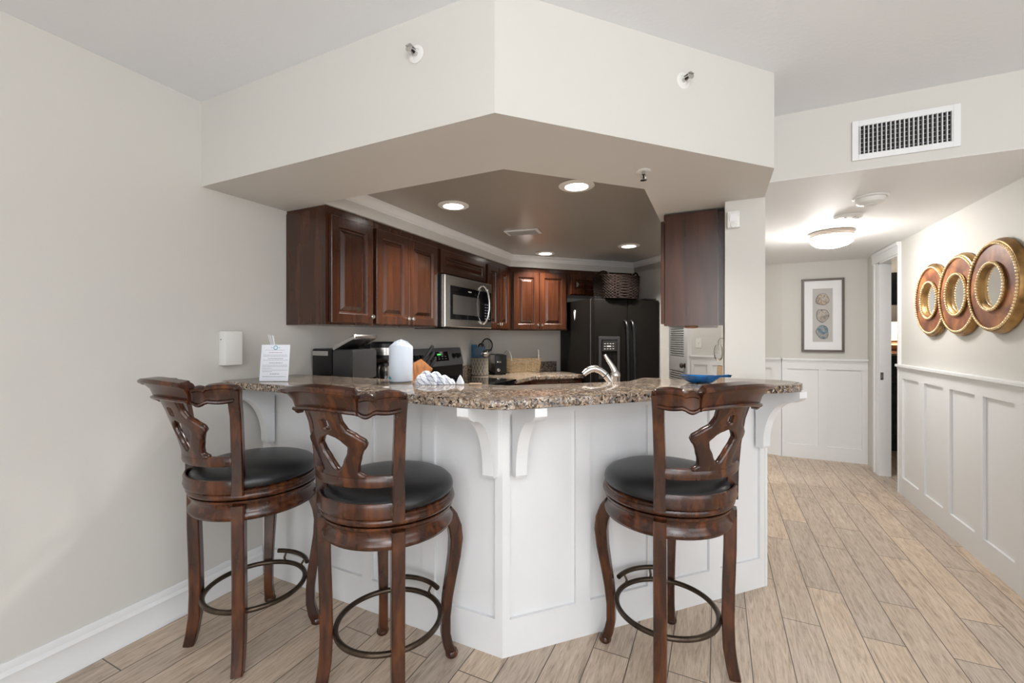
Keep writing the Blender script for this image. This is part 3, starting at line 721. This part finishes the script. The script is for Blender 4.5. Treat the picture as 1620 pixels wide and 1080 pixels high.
# local: x -> -Y, front -Y local -> -X
def ringy(b_,cx_,cz,prof,seg=72,a0=0,a1=2*PI): b_.lathe(prof,seg,M=Matrix.Translation((cx_,0,cz))@RX(90),a0=a0,a1=a1)
circ=[(3.6-4.035,.0,.258,.030),(3.6-3.63,.005,.258,.037),(3.6-3.235,.015,.258,.044)]
for i,(cx_,cz,R0,h) in enumerate(circ):
    g=B(); ringy(g,cx_,cz,[(R0-.03,.0),(R0-.008,.0),(R0,.008),(R0,.018),(R0-.008,h-.012),(R0-.012,h),(R0-.022,h+.003),(R0-.028,h-.002)]); g.build('outer_rim',GOLD,mi,smooth=45)
    g=B(); ringy(g,cx_,cz,[(R0-.028,h-.004),(R0-.06,h-.002),(.133,h-.003),(.130,0),(R0-.028,0),(R0-.028,h-.004)]); g.build('face_ring',COPPER,mi,smooth=45)
    g=B(); ringy(g,cx_,cz,[(.136,h-.004),(.137,h+.006),(.130,h+.010),(.122,h+.006),(.113,h-.006),(.108,h-.014),(.108,.002),(.136,.002)]); g.build('inner_rim',GOLD,mi,smooth=45)
    for rr,nn,nm_ in ((R0-.026,84,'outer_beads'),(.129,48,'inner_beads')):
        bd_=B()
        for k in range(nn):
            a=2*PI*k/nn; x,z=cx_+rr*math.cos(a),cz+rr*math.sin(a)
            hide=False
            if i<2 and (x-circ[i+1][0])**2+(z-circ[i+1][1])**2<(.25)**2: hide=True
            if not hide: bd_.sphere((x,-(h+.003 if rr>.15 else h+.010),z),.0078,8,5)
        bd_.build(nm_,GOLDL,mi,smooth=80)
    g=B(); ringy(g,cx_,cz,[(0,h-.018),(.110,h-.018),(.110,h-.012),(0,h-.012)],48); g.build('mirror_glass',MIRROR,mi)

# ================================================================== FRAMED SHELL PRINT
pf=thing('framed_art','grey-framed shadow box with three shell slices on hall end wall','picture',(.818,5.55,1.143))
PWd,PHt=.372,.775
fb=B()
for x0,x1,z0,z1 in ((0,.022,0,PHt),(PWd-.022,PWd,0,PHt),(.022,PWd-.022,0,.022),(.022,PWd-.022,PHt-.022,PHt)): fb.box(x0,x1,-.032,-.002,z0,z1,.002)
fb.build('frame',FRAMEM,pf)
mt=B()
for x0,x1,z0,z1 in ((.022,.098,.022,PHt-.022),(PWd-.098,PWd-.022,.022,PHt-.022),(.098,PWd-.098,.022,.105),(.098,PWd-.098,PHt-.105,PHt-.022)): mt.box(x0,x1,-.018,-.002,z0,z1)
mt.build('mat_board',MATB,pf)
box(.098,PWd-.098,-.006,-.002,.105,PHt-.105).build('linen_backing',LINEN,pf)
def blob(rx,rz,seed,rim):
    random.seed(seed); n=28; pts_=[]
    ph=[random.uniform(0,6.28) for _ in range(4)]
    for k in range(n):
        a=2*PI*k/n; rr=1+.07*math.sin(2*a+ph[0])+.06*math.sin(3*a+ph[1])+.03*math.sin(5*a+ph[2])
        pts_.append(((rx+rim)*rr*math.cos(a),(rz+rim)*rr*math.sin(a)))
    return pts_
for i,(cz,rx,rz_,mt_) in enumerate(((.555,.050,.062,AG1),(.385,.048,.070,AG2),(.21,.052,.066,AG3))):
    for rim,y0,y1,mm,nm in ((.004,.0,.008,AGR,'shell_rim'),(0,.002,.010,mt_,'shell_slice')):
        B().prism(blob(rx,rz_,i+3,rim),y0,y1).build(nm,mm,pf,M=Matrix.Translation((PWd/2,-.007,cz))@RX(90))
# ================================================================== AIR VENTS
vt=thing('air_vent','white rectangular supply vent grille above the hall opening','vent',(.588,2.60,2.150))
VW,VH=.390,.190
v=B()
for x0,x1,z0,z1 in ((0,.026,0,VH),(VW-.026,VW,0,VH),(.026,VW-.026,0,.028),(.026,VW-.026,VH-.028,VH)): v.box(x0,x1,-.010,-.001,z0,z1,.002)
v.build('frame',WHITE,vt)
v=B()
for i in range(21):
    x=.030+(VW-.06)*i/20; v.box(-.0018,.0018,-.012,.010,.026,VH-.026,M=Matrix.Translation((x,.0,0)))
v.build('vertical_louvers',WHITE,vt,M=Matrix.Translation((0,-.001,0)))
v=B()
for i in range(6): v.box(.026,VW-.026,-.0024,-.0012,.040+i*.021,.0425+i*.021)
v.build('horizontal_blades',GREYV,vt)
box(.024,VW-.024,-.0010,-.0003,.024,VH-.024).build('duct_opening',VENTD,vt)
kv=thing('ceiling_vent','small louvered ceiling vent between the kitchen downlights','vent',(-1.41,3.17,2.147),8)
v=B().box(-.14,.14,-.075,.075,-.010,-.0005,.003); v.build('frame',PLW,kv)
v=B()
for i in range(7): v.box(-.115,.115,-.006,.006,-.014,-.0105,M=Matrix.Translation((0,-.054+.018*i,0))@Matrix.Identity(4))
v.build('slats',GREYV,kv)
# ================================================================== LIGHT FIXTURES
names=['front left','front right','back left','back right']
names=['recessed kitchen downlight nearest the left cabinets and the bar','recessed kitchen downlight nearest the bar corner','recessed kitchen downlight deepest by the left cabinets','recessed kitchen downlight deepest towards the fridge']
dl=None
for (x,y),nm in zip(KL,names):
    if dl is None:
        dl=thing('recessed_light',nm,'ceiling light',(x,y,2.147),0,'recessed downlights in the kitchen ceiling')
        B().lathe([(.062,-.001),(.098,-.001),(.100,-.005),(.094,-.009),(.066,-.012),(.062,-.006)],40).build('trim_ring',PLW,dl,smooth=40)
        B().lathe([(0,-.004),(.062,-.004),(.060,-.0085),(.03,-.010),(0,-.0105)],32).build('lens',LENS,dl,smooth=60)
    else: copy_tree(dl,(x,y,2.147),0,nm)
fm=thing('flush_ceiling_light','lit round flush mount light on the hall ceiling','ceiling light',(.79,4.03,2.1035))
B().lathe([(0,-.0005),(.135,-.0005),(.142,-.008),(.138,-.020),(.142,-.028),(.138,-.040),(.12,-.042),(0,-.042)],48).build('metal_pan',plain('taupe_metal',(.42,.36,.31),.4,.3),fm,smooth=40)
B().lathe([(.134,-.043),(.138,-.055),(.130,-.080),(.105,-.102),(.06,-.116),(0,-.121)],48).build('glass_bowl',BOWL,fm,smooth=60)
sd=thing('smoke_detector','white smoke detector on hall ceiling nearest the vent grille','smoke detector',(.79,3.11,2.1035))
B().lathe([(0,-.0005),(.082,-.0005),(.084,-.006),(.078,-.012),(0,-.012)],40).build('mount_plate',PLW,sd,smooth=30)
B().lathe([(.070,-.0125),(.070,-.024),(.064,-.036),(.050,-.044),(0,-.046)],40).lathe([(.030,-.0455),(.030,-.050),(0,-.051)],24).build('sensor_body',PLW,sd,smooth=30)
sd2=thing('smoke_detector','flat white slotted detector on hall ceiling next to the lit lamp','smoke detector',(.78,3.53,2.1035))
B().lathe([(0,-.0005),(.080,-.0005),(.080,-.010),(.070,-.020),(.03,-.024),(0,-.024)],40).build('sensor_body',PLW,sd2,smooth=30)
v=B()
for a in range(0,360,60): v.box(.030,.056,-.004,.004,-.0245,-.0205,M=RZ(a))
v.build('slots',GREYV,sd2)
def sprinkler(label,M,side=True):
    t=thing('fire_sprinkler',label,'sprinkler',(0,0,0)); t.matrix_basis=M@Matrix.Scale(.86,4)
    B().lathe([(0,.0005),(.036,.0005),(.037,.003),(.030,.006),(.022,.007),(.020,.004),(0,.004)],32).build('escutcheon',PLW,t,smooth=40)
    B().lathe([(0,.004),(.010,.004),(.010,.020),(0,.020)],16).tube([(-.009,0,.018),(-.012,0,.03),(-.006,0,.044),(0,0,.048)],.0025,6).tube([(.009,0,.018),(.012,0,.03),(.006,0,.044),(0,0,.048)],.0025,6).lathe([(0,.046),(.016,.047),(.017,.049),(0,.050)],16).build('sprinkler_head',CHROME,t,smooth=40)
    B().tube([(0,0,.020),(0,0,.046)],.004,8).build('bulb',BLACK,t,smooth=40)
    if side: B().box(-.013,.013,.006,.009,.018,.055).build('deflector',CHROME,t)
    return t
sprinkler('white sidewall sprinkler on the bulkhead face left of its corner',T(-.97,1.245,2.308)@RX(90))
sprinkler('white sidewall sprinkler on the bulkhead face right of its corner',T(-.122,1.8115,2.301,46.8)@RX(90))
sprinkler('white pendent sprinkler under the bulkhead near the pillar',T(-.293,1.96,2.03)@RX(180),False)
# motion sensor on the pillar
ms=thing('motion_sensor','small white alarm motion sensor high on the pillar','sensor',(.077,2.60,1.925))
box(-.030,.030,-.030,-.0005,-.045,.045,.007).build('housing',PLW,ms,smooth=30)
B().loops(.038,.042,[(0,-.029),(.001,-.033),(.004,-.034)],x0=-.019,z0=-.012).build('lens_window',MATB,ms)
B().lathe([(0,0),(.016,0),(.014,.004),(0,.005)],20,M=Matrix.Translation((0,-.030,-.030))@RX(90)).build('lens_dome',PLW,ms,smooth=40)
# dispenser box on left wall
db=thing('wall_mounted_box','plain white plastic box mounted on the left wall above the bar end','wall box',(-2.262,1.366,1.158),90)
box(-.043,.043,-.060,-.0005,0,.172,.007).build('housing',PLW,db,smooth=30)
B().lathe([(0,0),(.0035,0),(.003,.002),(0,.002)],10,M=Matrix.Translation((-.043,-.022,.13))@RY(-90)).build('indicator_light',GREYP,db)
# switch plate on the angled wall
sw=thing('light_switch','white light switch plate on the far angled wall beyond the kitchen','light switch'); sw.matrix_basis=MA@Matrix.Translation((.092,0,1.165))
box(-.036,.036,-.006,-.0005,0,.115,.002).build('cover_plate',PLW,sw); box(-.005,.005,-.016,-.006,.05,.068,.002).build('toggle',PLW,sw)

# ================================================================== FAUCET
fc=thing('kitchen_faucet','brushed nickel single-lever pull-out faucet behind the granite bar','faucet',(-.492,2.315,.9155),0)
# sprays towards the camera-left: direction in world approx (-.90,-.40)
fc.rotation_euler=(0,0,R_(YAW))
B().lathe([(0,0),(.030,0),(.030,.006),(.025,.010),(.024,.168),(.026,.172),(.026,.190),(.016,.204),(0,.207)],28).build('body',CHROME,fc,smooth=40)
B().tube([(-.002,0,.192),(-.010,.0,.216),(-.024,.0,.240),(-.040,0,.264),(-.050,0,.280),(-.055,0,.292)],[.018,.016,.013,.011,.010,.008],14).build('lever',CHROME,fc,smooth=60)
B().tube([(-.010,0,.115),(-.030,0,.150),(-.052,0,.183),(-.080,0,.207),(-.110,0,.217),(-.136,0,.212),(-.156,0,.199),(-.170,0,.186)],[.017,.0175,.018,.0185,.019,.0185,.017,.015],16).build('spout',CHROME,fc,smooth=60)
B().lathe([(.0202,-.002),(.0212,-.002),(.0212,.002),(.0202,.002)],20,M=Matrix.Translation((-.052,0,.183))@RY(-48)@Matrix.Scale(.92,4)).build('joint_ring',BLACK,fc)

# ================================================================== COUNTER ITEMS
# single-serve coffee maker, faces +X (local front -Y -> +X with rz=90)
cm=thing('pod_coffee_maker','black pod coffee machine with raised silver handle, left end of counter','coffee maker',(-1.905,1.86,.9155),90)
b_=B().box(0,.20,.17,.335,0,.315,.012); b_.build('water_tank',BLACK,cm,smooth=30)
B().box(0,.20,0,.168,.135,.312,.02).build('brew_head',GREYD,cm,smooth=30)
B().box(.01,.19,.01,.168,0,.03,.006).build('drip_tray',BLACK,cm,smooth=30)
B().box(.02,.18,.12,.169,.03,.135).build('back_column',BLACK,cm)
B().box(-.001,.006,.20,.335,.272,.300,.002).build('silver_trim',CHROME,cm)
B().tube([(.10,-.004,.04),(.10,-.004,.13)],.014,4).build('nozzle_trim',GREYP,cm)
B().box(0,.19,-.100,.095,-.013,.013,.010).build('lid_handle',CHROME,cm,smooth=30,M=Matrix.Translation((.005,.085,.350))@RX(-23))
# drip coffee maker
dm=thing('drip_coffee_maker','black drip coffee maker with glass carafe behind the paper roll','coffee maker',(-2.03,2.34,.9155),90)
B().box(-.09,.09,.11,.215,0,.34,.02).build('reservoir',BLACK,dm,smooth=30)
B().lathe([(0,0),(.10,0),(.105,.01),(.10,.03),(0,.03)],32,M=Matrix.Translation((0,.06,0))).build('hot_plate',BLACK,dm,smooth=30)
B().lathe([(0,.225),(.095,.225),(.105,.24),(.105,.34),(.09,.352),(0,.355)],32,M=Matrix.Translation((0,.06,0))).build('filter_head',BLACK,dm,smooth=30)
B().lathe([(.1055,.262),(.1075,.262),(.1075,.312),(.1055,.312)],32,M=Matrix.Translation((0,.06,0))).build('steel_band',STEEL,dm,smooth=30)
B().lathe([(0,.031),(.060,.031),(.072,.045),(.076,.08),(.068,.13),(.050,.165),(.052,.185),(.049,.185),(.046,.165),(.064,.13),(.072,.08),(.068,.047),(.058,.034),(0,.034)],32,M=Matrix.Translation((0,.06,0))).build('carafe',GLASS,dm,smooth=50)
B().tube([(-.048,.05,.19),(-.095,.03,.185),(-.115,.02,.15),(-.105,.02,.10),(-.09,.03,.06)],.009,8).lathe([(0,.186),(.052,.186),(.050,.205),(0,.21)],24,M=Matrix.Translation((0,.06,0))).build('carafe_handle',BLACK,dm,smooth=50)
# paper roll
pr_o=thing('paper_towel_roll','plastic-wrapped white paper towel roll standing on the bar','paper towel',(-1.424,1.705,1.0805))
B().lathe([(0,0),(.054,0),(.058,.004),(.058,.168),(.056,.174),(.038,.188),(.020,.197),(0,.203)],40).build('wrapped_roll',TOWELR,pr_o,smooth=50)
random.seed(3); pk=B()
for k in range(14):
    a=k*2*PI/14; pk.tube([(.054*math.cos(a),.054*math.sin(a),.175),(.03*math.cos(a+.15),.03*math.sin(a+.15),.196),(.003*math.cos(a),.003*math.sin(a),.206)],.0018,5)
pk.build('gathered_wrap',TOWELR,pr_o,smooth=60)
pp=B()
for k in range(5):
    a=R_(218+k*9); pp.box(-.003,.003,-.001,.001,0,.008+.004*(k%2),M=Matrix.Translation((.0585*math.cos(a),.0585*math.sin(a),.014))@RZ(218+k*9+90))
pp.build('teal_print_mark',TEAL,pr_o)
# knife block
kn=thing('knife_block','orange wood knife block with black-handled knives beside the range','knife block',(-1.985,2.53,.9155),40)
t_=bmesh.new()
pp_=[(-.05,0),(.045,0),(.125,.155),(.045,.225),(-.02,.19)]
vs=[t_.verts.new((x,-.05,z)) for x,z in pp_]; f=t_.faces.new(vs); r=bmesh.ops.extrude_face_region(t_,geom=[f]); bmesh.ops.translate(t_,vec=(0,.10,0),verts=[v for v in r['geom'] if isinstance(v,bmesh.types.BMVert)])
bmesh.ops.recalc_face_normals(t_,faces=t_.faces[:]); bmesh.ops.bevel(t_,geom=t_.edges[:],offset=.003,segments=1,affect='EDGES')
b_=B(); b_.add(t_); b_.build('block',BLOCK,kn)
for i in range(3):
    for j in range(3):
        bx=.055+.026*i; bz=.212-.022*i; y=-.030+.030*j; L_=.125-.028*i+.006*j
        B().tube([(bx,y,bz),(bx+.58*L_*.5,y,bz+.80*L_*.5),(bx+.55*L_,y,bz+.80*L_)],[.010,.0115,.010],sec=[(-1,-.6),(-.6,-1),(.6,-1),(1,-.6),(1,.6),(.6,1),(-.6,1),(-1,.6)],up=(0,1,0)).build('knife_handle',BLACK,kn,smooth=40)
# checked towel: crumpled mound
def towel(name,label,loc,rz,lumps):
    me=bpy.data.meshes.new(name); t_=bmesh.new(); nx,ny=96,56; X0,X1,Y0,Y1=-.10,.11,-.065,.065
    from mathutils import noise
    uvl=t_.loops.layers.uv.new('u'); grid=[]
    for i in range(nx+1):
        row=[]
        for j in range(ny+1):
            x=X0+(X1-X0)*i/nx; y=Y0+(Y1-Y0)*j/ny
            wx=x+.006*noise.noise(Vector((x*40,y*40,1))); wy=y+.006*noise.noise(Vector((x*40,y*40,7)))
            z=0
            for lx,ly,rx,ry,h,an in lumps:
                dx,dy=wx-lx,wy-ly; c_,s_=math.cos(R_(an)),math.sin(R_(an)); a=(dx*c_+dy*s_)/rx; b2_=(-dx*s_+dy*c_)/ry; q=1-a*a-b2_*b2_
                if q>0: z=max(z,h*q**.42)
            row.append(t_.verts.new((x,y,z+.0010+.0012*noise.noise(Vector((x*90,y*90,3)))) if z>0 else (x,y,0)))
        grid.append(row)
    for i in range(nx):
        for j in range(ny):
            vs_=(grid[i][j],grid[i+1][j],grid[i+1][j+1],grid[i][j+1])
            if max(v.co.z for v in vs_)<=0: continue
            f=t_.faces.new(vs_)
            for lp in f.loops:
                c=lp.vert.co; lp[uvl].uv=(c.x*1.1+c.z*.9,c.y*1.2+c.z*1.3+c.x*.7)
    bmesh.ops.delete(t_,geom=[v for v in t_.verts if not v.link_faces],context='VERTS')
    t_.to_mesh(me); t_.free(); me.materials.append(TOWEL); me.polygons.foreach_set('use_smooth',[True]*len(me.polygons))
    o=bpy.data.objects.new(name,me); COL.objects.link(o); o.location=loc; o.rotation_euler=(0,0,R_(rz)); tag(o,label,'towel'); return o
towel('dish_towel','crumpled white dish towel with navy check lines on the bar',(-1.205,1.675,1.0805),YAW,
 [(-.050,-.005,.038,.045,.046,20),(-.035,.010,.042,.022,.060,-35),(-.012,-.018,.040,.020,.050,-30),(.008,.006,.042,.024,.056,-38),(.030,-.010,.036,.018,.040,-35),(.048,.008,.026,.022,.040,-30),(.066,-.004,.020,.020,.030,-20),(.085,.004,.016,.016,.022,0),(-.015,.030,.05,.02,.034,10)])
cn=B(); cn.lathe([(0,0),(.020,.0),(.021,.006),(.014,.022),(.006,.036),(0,.044)],10,sx=1,sy=.7)
cno=cn.build('folded_napkin',PAPER,smooth=25); cno.location=(-1.087,1.720,1.0805); tag(cno,'small white folded cloth peak right of the dish towel','napkin')
wd=B().box(-.03,.03,-.006,.006,0,.006,.002); wo=wd.build('wooden_scraper',TAN); wo.location=(-1.015,1.738,1.0805); wo.rotation_euler=(0,0,R_(24)); tag(wo,'small tan wooden utensil lying at the back edge of the bar','utensil')
# utensil crock
ck=thing('utensil_crock','woven-pattern stoneware crock full of cooking utensils','crock',(-2.158,3.785,.9155))
B().lathe([(0,0),(.076,0),(.080,.004),(.080,.176),(.077,.180),(.072,.178),(.072,.01),(0,.01)],40).build('crock_body',CROCKD,ck,smooth=40)
g=B()
for k in range(16):
    for s in (-1,1):
        g.tube([(.0805*math.cos(2*PI*k/16+s*z_*.9),.0805*math.sin(2*PI*k/16+s*z_*.9),.008+z_*.165) for z_ in [i/7 for i in range(8)]],.0034,5)
g.build('lattice_pattern',CROCK,ck,smooth=60)
def ut(label,x,y,lx,ly,h,headb,mat,hmat=None):
    t=thing('cooking_utensil',label,'utensil',(-2.158+x,3.785+y,.927))
    B().tube([(0,0,0),(lx*.5,ly*.5,h*.5),(lx,ly,h)],.005,8).build('handle',hmat or BLACK,t,smooth=50)
    headb.build('head',mat,t,smooth=40,M=Matrix.Translation((lx,ly,h))@RZ(YAW)@Matrix.Scale(1.45,4)); return t
hb=B(); ringp=[(.036*math.cos(2*PI*k/24),0,.045+.045*math.sin(2*PI*k/24)) for k in range(24)]
hb.tube(ringp,.005,6,closed=True)
for k in range(5): x=-.022+k*.011; hb.box(x-.002,x+.002,-.002,.002,.045-math.sqrt(.036**2-x*x)*1.25,.045+math.sqrt(.036**2-x*x)*1.25)
hb.box(-.033,.033,-.002,.002,.006,.020); 
ut('black slotted turner standing tallest in the crock',.02,.0,.05,.02,.225,hb,BLACK)
hb=B().tube([(.020*math.cos(2*PI*k/20),0,.030+.032*math.sin(2*PI*k/20)) for k in range(20)],.006,6,closed=True)
ut('black round-ended spoon behind the blue spatula in the crock',-.01,.02,-.0,.02,.215,hb,BLACK)
hb=B().box(-.020,.020,-.004,.004,-.01,.085,.004)
ut('blue silicone spatula at the left of the crock',-.03,-.01,-.025,-.01,.175,hb,BLUES,PLW)
hb=B().box(-.045,.045,-.004,.004,-.02,.065,.006)
ut('wide dark navy turner in the middle of the crock',.0,-.02,.012,-.02,.185,hb,NAVY)
hb=B().sphere((0,0,.01),.028,14,10,(1,.5,.8))
ut('steel ladle leaning to the right in the crock',.03,-.02,.045,-.01,.195,hb,STEEL)
# toaster
to=thing('toaster','stainless and black two-slice toaster between crock and rattan basket','toaster',(-2.075,4.005,.9155),136)
B().box(-.100,.100,-.064,.064,.012,.204,.028).build('body',STEEL,to,smooth=30)
B().box(-.118,-.098,-.063,.063,.012,.205,.012).box(.098,.112,-.063,.063,.012,.205,.012).box(-.105,.105,-.060,.060,0,.013,.003).box(-.09,.09,-.042,-.014,.2035,.208).box(-.09,.09,.014,.042,.2035,.208).build('black_trim',BLACK,to,smooth=30)
B().lathe([(0,0),(.017,0),(.016,.014),(0,.016)],16,M=Matrix.Translation((-.1185,.03,.05))@RY(-90)).build('browning_dial',CHROME,to,smooth=40)
B().box(-.140,-.118,.010,.050,.125,.140,.003).build('lever',CHROME,to,smooth=40)
# rattan basket
def basket(name,label,cat,loc,rz,a,b__,h,rows,mat,hmat,strand,amp,nst,group=None,hr=.045,flare=.08):
    t=thing(name,label,cat,loc,rz); g=B(); n=96
    def rr(k,z,off=0):
        an=2*PI*k/n; c_,s_=math.cos(an),math.sin(an); e=.5
        f_=1+flare*(z/h-.5)
        return ((a*f_+off)*math.copysign(abs(c_)**e,c_),(b__*f_+off)*math.copysign(abs(s_)**e,s_))
    for r_ in range(rows):
        z=strand+ (h-2*strand)*r_/(rows-1)
        P=[]
        for k in range(n):
            off=amp*math.sin(nst*2*PI*k/n/2*1+ (r_%2)*PI)
            x,y=rr(k,z,off); P.append((x,y,z+random.uniform(-.0006,.0006)))
        g.tube(P,strand,5,closed=True)
    g.build('woven_wall',mat,t,smooth=70)
    g=B()
    for k in range(0,n,3):
        x0,y0=rr(k,0); x1,y1=rr(k,h); g.tube([(x0,y0,.002),((x0+x1)/2,(y0+y1)/2,h/2),(x1,y1,h-.002)],strand*.6,5)
    g.build('stakes',mat,t,smooth=70)
    B().prism([rr(k,0,-.003) for k in range(0,n,2)],.001,.008).build('base',mat,t)
    for s in (-1,1):
        x=s*(a*(1+flare*.5))
        y0_,y1_=(.03,-b__*.92) ; x0_,x1_=x,s*(a*.80)
        B().tube([((x0_+x1_)/2+(x0_-x1_)/2*math.cos(PI*k/14),(y0_+y1_)/2+(y0_-y1_)/2*math.cos(PI*k/14),h-.02+(hr*1.15+.02)*math.sin(PI*k/14)) for k in range(15)],strand*(2.0 if hmat is ROPE else 1.3),8).build('handle',hmat,t,smooth=70)
    return t
random.seed(5)
basket('rattan_basket','pale rattan tray basket with two whitewashed loop handles on back counter','basket',(-1.935,4.325,.9155),45,.195,.095,.152,10,WICKL,ROPE,.0050,.002,48,hr=.072,flare=.10)
basket('wicker_basket','dark brown woven wicker basket on top of the refrigerator','basket',(-.945,4.490,FH+.0005),45,.212,.145,.235,17,WICKD,WICKD,.0070,.0055,46,hr=.032,flare=.06)

# ================================================================== BAR ITEMS
sg=thing('notice_card','white printed notice card with blue circle logo propped on bar','sign',(-2.000,1.434,1.0805),24)
Ms=RX(-7)
box(-.072,.072,-.0015,.0015,0,.182).build('card',PAPER,sg,M=Ms)
random.seed(11)
def lines(rows_,mat,nm):
    g=B()
    for z,x0,x1,hh in rows_:
        x=x0
        while x<x1-.002:
            w_=min(random.uniform(.004,.012),x1-x); g.box(x,x+w_,-.0022,-.0014,z,z+hh); x+=w_+.0022
    g.build(nm,mat,sg,M=Ms)
lines([(.129,-.060,.062,.0018),(.122,-.060,.064,.0018),(.111,-.035,.042,.0028),(.103,-.060,.066,.0018),(.089,-.028,.040,.0032),(.078,-.060,.067,.0018),(.071,-.060,.067,.0018),(.063,-.060,-.012,.0018),(.054,-.060,.067,.0018),(.046,-.058,-.012,.0018),(.034,-.020,.030,.003),(.021,-.056,.062,.0022)],INK,'grey_text_lines')
lines([(.141,-.032,.036,.0026)],INKP,'rose_heading')
lines([(.154,-.050,.048,.0014)],INK,'subtitle_line')
g=B().lathe([(.0075,0),(.0110,0),(.0110,.0008),(.0075,.0008)],28,M=Matrix.Translation((0,-.0015,.167))@RX(90)); g.box(-.024,-.014,-.0022,-.0014,.166,.168).box(.014,.024,-.0022,-.0014,.166,.168)
g.build('circle_logo',INKB,sg,M=Ms)
# small stand foot so the card is propped
B().box(-.02,.02,-.0006,.0006,0,.085).build('prop',PAPER,sg,M=Matrix.Translation((0,.036,.0012))@RX(17))
# reed diffuser behind the card
rd=thing('reed_diffuser','glass reed diffuser with white sticks behind the notice card','diffuser',(-2.092,1.530,1.0805))
B().lathe([(0,0),(.026,0),(.030,.005),(.030,.055),(.024,.068),(.012,.074),(.011,.088),(.009,.088),(.009,.074),(.021,.066),(.027,.054),(.027,.006),(0,.004)],28).build('bottle',GLASS,rd,smooth=50)
for i,(dx,dy) in enumerate(((-.058,-.025),(-.045,-.022),(-.030,-.018),(-.024,-.016))):
    B().tube([(-dx*.12,-dy*.12,.008),(dx*.85,dy,.232-.002*i)],.0018,6).build('reed',PAPER,rd,smooth=60)
# blue fish dish
fd=thing('fish_dish','glossy cobalt blue fish-shaped dish on the right of the bar','dish',(-.055,2.275,1.0805),YAW)
n=40; b_=B(); rings=[]
def fish(k):
    u=k/n  # 0 head .. 1 tail tip
    if u<.78: hw=.052*max(0,math.sin(PI*min(1,(u/.78))**.62))*.95+.004
    else: hw=.008+.014*((u-.78)/.22)
    return -.115+.235*u,hw
top=[]
for k in range(n+1):
    x,hw=fish(k); zt_=.036-.004*math.sin(PI*k/n)
    zb_=.026*max(0,abs(k/n/.8-.5)-.22)**1.5/.148 if k<.8*n else .026
    rings.append([b_.bm.verts.new(p) for p in ((x,-hw,zt_),(x,-hw-.002,zt_+.002),(x,-hw*.82,zb_+.010),(x,-hw*.5,zb_),(x,hw*.5,zb_),(x,hw*.82,zb_+.010),(x,hw+.002,zt_+.002),(x,hw,zt_),(x,hw*.5,zb_+.006),(x,-hw*.5,zb_+.006))])
m_=10
for A,C in zip(rings,rings[1:]):
    for k in range(m_): b_.face((A[k],A[(k+1)%m_],C[(k+1)%m_],C[k]))
b_.face(rings[0]); b_.face(rings[-1][::-1]); bmesh.ops.recalc_face_normals(b_.bm,faces=b_.bm.faces[:])
b_.build('dish_body',BLUEC,fd,smooth=60)
B().sphere((-.095,.012,.030),.003,8,6).build('eye',PLW,fd)
# objects at the pillar, kitchen side
gb=thing('hanging_glass','clear rounded glass hanging from a small hook on the pillar wall','glass',(.006,3.30,1.20))
B().lathe([(0,-.065),(.012,-.062),(.024,-.045),(.029,-.015),(.027,.02),(.018,.045),(.016,.045),(.025,.02),(.027,-.015),(.022,-.043),(0,-.058)],24).build('glass_bowl',GLASS,gb,smooth=60)
B().tube([(0,0,.045),(0,0,.075),(.012,0,.09),(.030,0,.09)],.003,8).build('hook',CHROME,gb,smooth=60)
cbd=box(-.014,.014,-.05,.05,0,.215,.003).build('cutting_board',TAN,M=RY(3)); cbd.location=(.002,2.83,.9155); tag(cbd,'narrow tan wooden board standing against the pillar','board')

# ================================================================== BEDROOM BEYOND
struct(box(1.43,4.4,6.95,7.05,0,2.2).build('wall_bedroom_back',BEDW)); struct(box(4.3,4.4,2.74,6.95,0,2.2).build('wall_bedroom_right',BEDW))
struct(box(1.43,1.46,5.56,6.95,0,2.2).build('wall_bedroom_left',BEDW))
dr=thing('dresser','tall dark wood dresser seen through the bedroom doorway','dresser',(1.70,6.30,0))
box(0,1.1,.02,.50,.06,1.09,.004).build('case',DRESS,dr); box(-.015,1.115,-.005,.515,1.09,1.115,.003).build('top',TAN,dr)
box(.02,1.08,.03,.49,0,.06).build('plinth',DRESS,dr)
for i in range(3):
    for z0,h_ in ((.14,.70),(.87,.19)): B().loops(.34,h_,[(0,.02),(0,.002),(.05,.002),(.055,.010),(.06,.010)],x0=.02+i*.36,z0=z0).build('door' if z0<.5 else 'drawer',DRESS,dr)
lm=thing('table_lamp','lit bedroom table lamp with faceted terracotta base on the dresser','lamp',(1.855,6.46,1.1155))
B().lathe([(0,0),(.088,0),(.088,.008),(.060,.022),(.045,.042),(.045,.05),(.085,.085),(.086,.092),(.045,.118),(.042,.126),(.060,.142),(.060,.148),(.030,.165),(.016,.175),(.016,.20),(0,.20)],28).build('base',TERRA,lm,smooth=20)
B().lathe([(.135,.175),(.115,.36),(.113,.36),(.133,.175)],40).build('lamp_shade',SHADE,lm,smooth=50)
point('bedroom_lamp_light',(1.855,6.46,1.40),7,(1,.85,.65),.05)
tvt=thing('television','black wall-mounted television in the bedroom','television',(1.7,6.95,1.70))
box(0,1.15,-.05,-.001,0,.42,.004).build('bezel',BLACK,tvt); box(.01,1.14,-.053,-.0495,.012,.408).build('screen',TVB,tvt)
